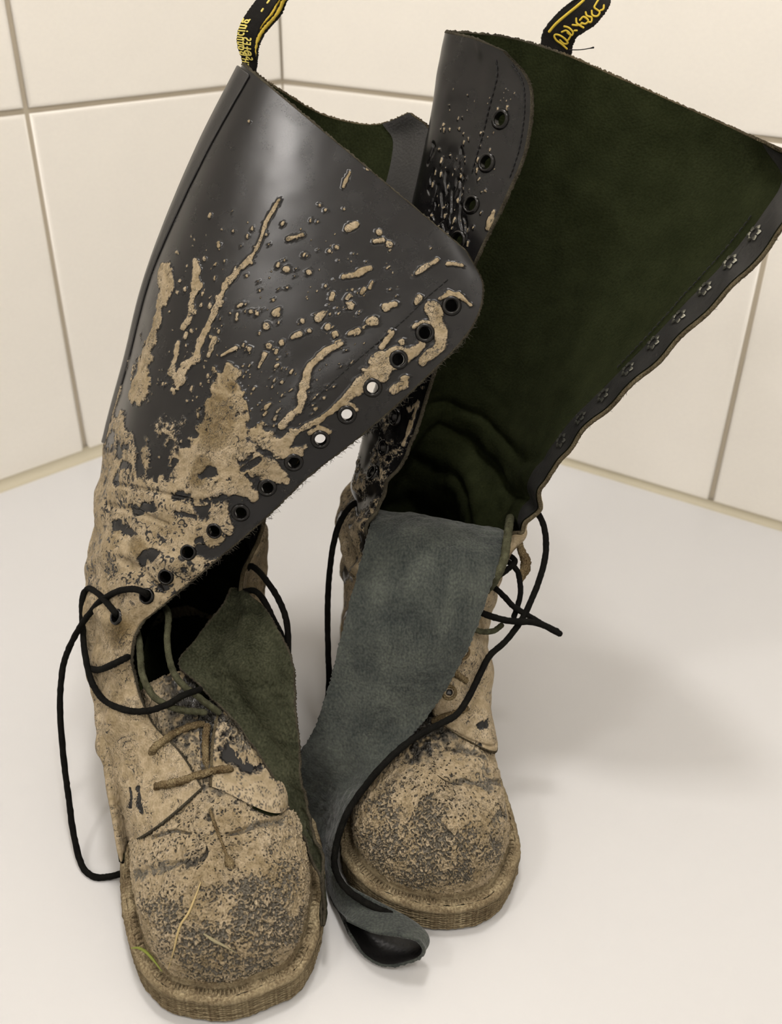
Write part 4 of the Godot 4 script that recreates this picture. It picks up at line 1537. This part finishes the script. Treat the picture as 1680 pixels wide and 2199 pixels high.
	for k in 12:
		var row := PackedVector3Array()
		for c in 9:
			var t := c / 8.0
			var q := lerp3(left[k], right[k], t)
			var arch := [0.0, 0.0, -4.0, 0.0, 0.0, 0.0, 0.0, 0.0, 0.0, 0.0, 0.0, 0.0][k] as float
			var bow := [0.0, 0.004, 0.006, 0.008, 0.008, 0.007, 0.006, 0.005, 0.0, -0.005, -0.006, -0.003][k] as float
			row.append(U(q[0], q[1] + arch * sin(PI * t), q[2] - bow * sin(PI * t)))
		rws.append(row)
	var rolled := [
		[[710, 1915, .546], [716, 1906, .541], [722, 1898, .538], [729, 1893, .536], [734, 1896, .538], [736, 1905, .542], [732, 1914, .546], [724, 1920, .549], [712, 1920, .549]],
		[[730, 1955, .533], [765, 1952, .522], [820, 1962, .514], [882, 1979, .510], [904, 2000, .5105], [880, 2022, .5165], [815, 2028, .5225], [768, 2004, .528], [732, 1962, .533]],
		[[745, 1975, .519], [795, 1999, .504], [852, 2008, .497], [895, 2018, .496], [911, 2042, .501], [890, 2061, .5085], [830, 2073, .5115], [783, 2051, .5165], [750, 2004, .5235]]]
	for q in rolled:
		var row := PackedVector3Array()
		for c in q: row.append(PT(c))
		rws.append(row)
	var ts := Surf.new()
	ts.make(rws, 130, 340)
	for k in ts.p.size():
		var y := float(k / 131) / 340.0
		var soft := 1.0 - smoothstep(0.72, 0.82, y)
		ts.p[k] += ts.n[k] * (0.0012 * na.get_noise_3dv(ts.p[k] * 30.0) + 0.0004 * na.get_noise_3dv(ts.p[k] * 150.0)) * soft
	ts.normals()
	sheet(root, "tongue", ts, M.suede, M.leather, M.suede, -1.0, 0.0020)

	# laces
	lace(root, "lace", [[782, 1084, .606], [771, 1078, .598], [755, 1086, .597], [738, 1108, .598], [722, 1145, .60], [710, 1210, .602], [704, 1300, .604], [705, 1400, .606], [707, 1460, .608], [703, 1510, .610], [696, 1550, .612]], 0.0019, M.lace)
	lace(root, "lace", [[1136, 1098, .580], [1150, 1098, .576], [1164, 1118, .574], [1172, 1150, .574], [1172, 1190, .574], [1162, 1235, .573], [1143, 1285, .572], [1118, 1335, .570], [1085, 1378, .566], [1052, 1408, .563], [1030, 1450, .561], [1008, 1495, .556], [980, 1535, .549], [935, 1560, .545], [880, 1592, .545], [832, 1634, .533], [785, 1688, .533], [748, 1742, .533], [726, 1800, .534], [718, 1850, .534], [727, 1884, .531], [747, 1911, .525], [783, 1937, .519], [828, 1959, .515], [872, 1974, .514]], 0.0019, M.lace)  # its last stretch beside the sole stands in for a dark strip of shade
	lace(root, "lace", [[1040, 1245, .575], [1056, 1256, .572], [1082, 1280, .570], [1104, 1303, .570], [1140, 1325, .572], [1170, 1343, .574], [1198, 1356, .575]], 0.0018, M.lace)
	lace(root, "lace", [[1015, 1306, .568], [1030, 1314, .564], [1062, 1326, .563], [1100, 1334, .565], [1145, 1336, .570], [1175, 1346, .573], [1203, 1361, .575]], 0.0020, M.lace)
	lace(root, "lace", [[1096, 1112, .590], [1094, 1125, .572], [1089, 1160, .562], [1084, 1195, .557], [1074, 1225, .554], [1060, 1250, .556], [1044, 1268, .562]], 0.0026, M.lace_mud)
	lace(root, "lace", [[1060, 1242, .572], [1078, 1232, .574], [1098, 1216, .578], [1106, 1206, .580], [1100, 1197, .582], [1085, 1190, .584]], 0.0018, M.lace)
	lace(root, "lace", [[1088, 1205, .582], [1100, 1212, .580], [1112, 1228, .578], [1117, 1250, .577], [1118, 1275, .576], [1112, 1302, .575], [1104, 1325, .572]], 0.0017, M.lace)
	lace(root, "lace", [[1000, 1345, .560], [1020, 1352, .563], [1040, 1357, .566], [1062, 1354, .570], [1078, 1342, .572]], 0.0017, M.lace_mud)
	var scrap := commit("torn_tab", root, [tube_arr(PackedVector3Array([U(1108, 1146, .582), U(1114, 1165, .580), U(1122, 1188, .580), U(1129, 1204, .580), U(1128, 1222, .580), U(1121, 1238, .580), U(1117, 1252, .580)]), PackedFloat32Array([0.0012, 0.0022, 0.0026, 0.0032, 0.0032, 0.0024, 0.0012]), 14, 10, 0.18)], [M.mud_dark])
	scrap.set_meta("label", "torn brown strip of facing")
	for q in [[[940, 1432, .002], [960, 1436, .002], [982, 1448, .002], [998, 1462, .002]], [[930, 1545, .002], [950, 1538, .002], [975, 1530, .002], [1000, 1520, .002]]]:
		var c := []
		for w in q:
			var f := find(s, w[0], w[1], 0.7, 1.0)
			c.append(s.pos(f.x, f.y) + s.nor(f.x, f.y) * 0.0016)
		lace(root, "lace", c, 0.0019, M.mud_dark, 0.3).set_meta("label", "mud-caked lace at the edge of the tongue")

func pull_loop_far(root: Node3D) -> void:
	var l := [[1160, 135, .575, 1222, 150, .575], [1163, 105, .573, 1225, 126, .573], [1166, 80, .571, 1229, 100, .570], [1180, 56, .568, 1240, 78, .566], [1213, 25, .564, 1278, 52, .561], [1244, 2, .562, 1303, 20, .559], [1262, -12, .564, 1310, 3, .562], [1262, -18, .571, 1308, -2, .570], [1240, -4, .576, 1298, 14, .575], [1206, 22, .579, 1272, 46, .578], [1178, 52, .580, 1238, 72, .579], [1165, 80, .580, 1228, 98, .580], [1162, 135, .580, 1224, 150, .580]]
	var s := Surf.new()
	s.make(strip_rows(l, 4), 24, 200)
	var o := sheet(root, "pull_loop", s, M.strap, M.strap, M.strap, -1.0, 0.0011)
	o.set_meta("label", "black woven heel loop with a yellow script and line")
	var lines := [
		[[1218, 105], [1207, 95], [1196, 87], [1191, 78], [1195, 74], [1205, 77], [1215, 84], [1220, 92], [1212, 94], [1203, 86]],
		[[1207, 69], [1217, 66], [1226, 75], [1222, 84], [1220, 86]], [[1212, 57], [1222, 60], [1231, 69], [1228, 76], [1219, 70]],
		[[1238, 40], [1239, 50], [1247, 56], [1254, 60]], [[1230, 54], [1241, 55], [1250, 52]], [[1234, 66], [1240, 66]],
		[[1246, 44], [1254, 37], [1264, 45], [1258, 52], [1249, 50]], [[1258, 27], [1261, 35], [1271, 39], [1270, 48], [1263, 48]],
		[[1271, 24], [1273, 34], [1283, 36], [1288, 27], [1277, 18], [1280, 10], [1285, 2]], [[1290, 24], [1296, 21], [1297, 13]]]
	for q in lines:
		var c := PackedVector3Array()
		for w in q:
			var f := find(s, w[0], w[1], 0.0, 1.0, 0.0, 0.5)
			c.append(s.pos(f.x, f.y) + s.nor(f.x, f.y) * 0.0007)
		commit("lettering", o, [tube_arr(c, PackedFloat32Array([0.00062]), 6, 5)], [M.yellow])
	var c := PackedVector3Array()
	for w in [[1180, 68], [1194, 52], [1215, 34], [1240, 14], [1254, 2]]:
		var f := find(s, w[0], w[1], 0.0, 1.0, 0.0, 0.5)
		c.append(s.pos(f.x, f.y) + s.nor(f.x, f.y) * 0.0005)
	commit("yellow_line", o, [tube_arr(c, PackedFloat32Array([0.0009]), 6, 8)], [M.yellow])
	commit("loose_thread", o, [tube_arr(PackedVector3Array([U(1222, 107, .557), U(1245, 107, .556), U(1266, 104, .556), U(1275, 102, .556)]), PackedFloat32Array([0.0003, 0.0003, 0.0003, 0.0006]), 6, 5)], [M.thread])

func _ready() -> void:
	na.seed = 5
	na.frequency = 1.0
	na.noise_type = FastNoiseLite.TYPE_SIMPLEX
	na.fractal_type = FastNoiseLite.FRACTAL_NONE
	nb.seed = 9
	nb.frequency = 1.0
	nb.noise_type = FastNoiseLite.TYPE_SIMPLEX
	nb.fractal_type = FastNoiseLite.FRACTAL_NONE
	rng.seed = 3
	setup_axes()
	make_materials()
	lights()
	room()
	boot_near()
	boot_far()
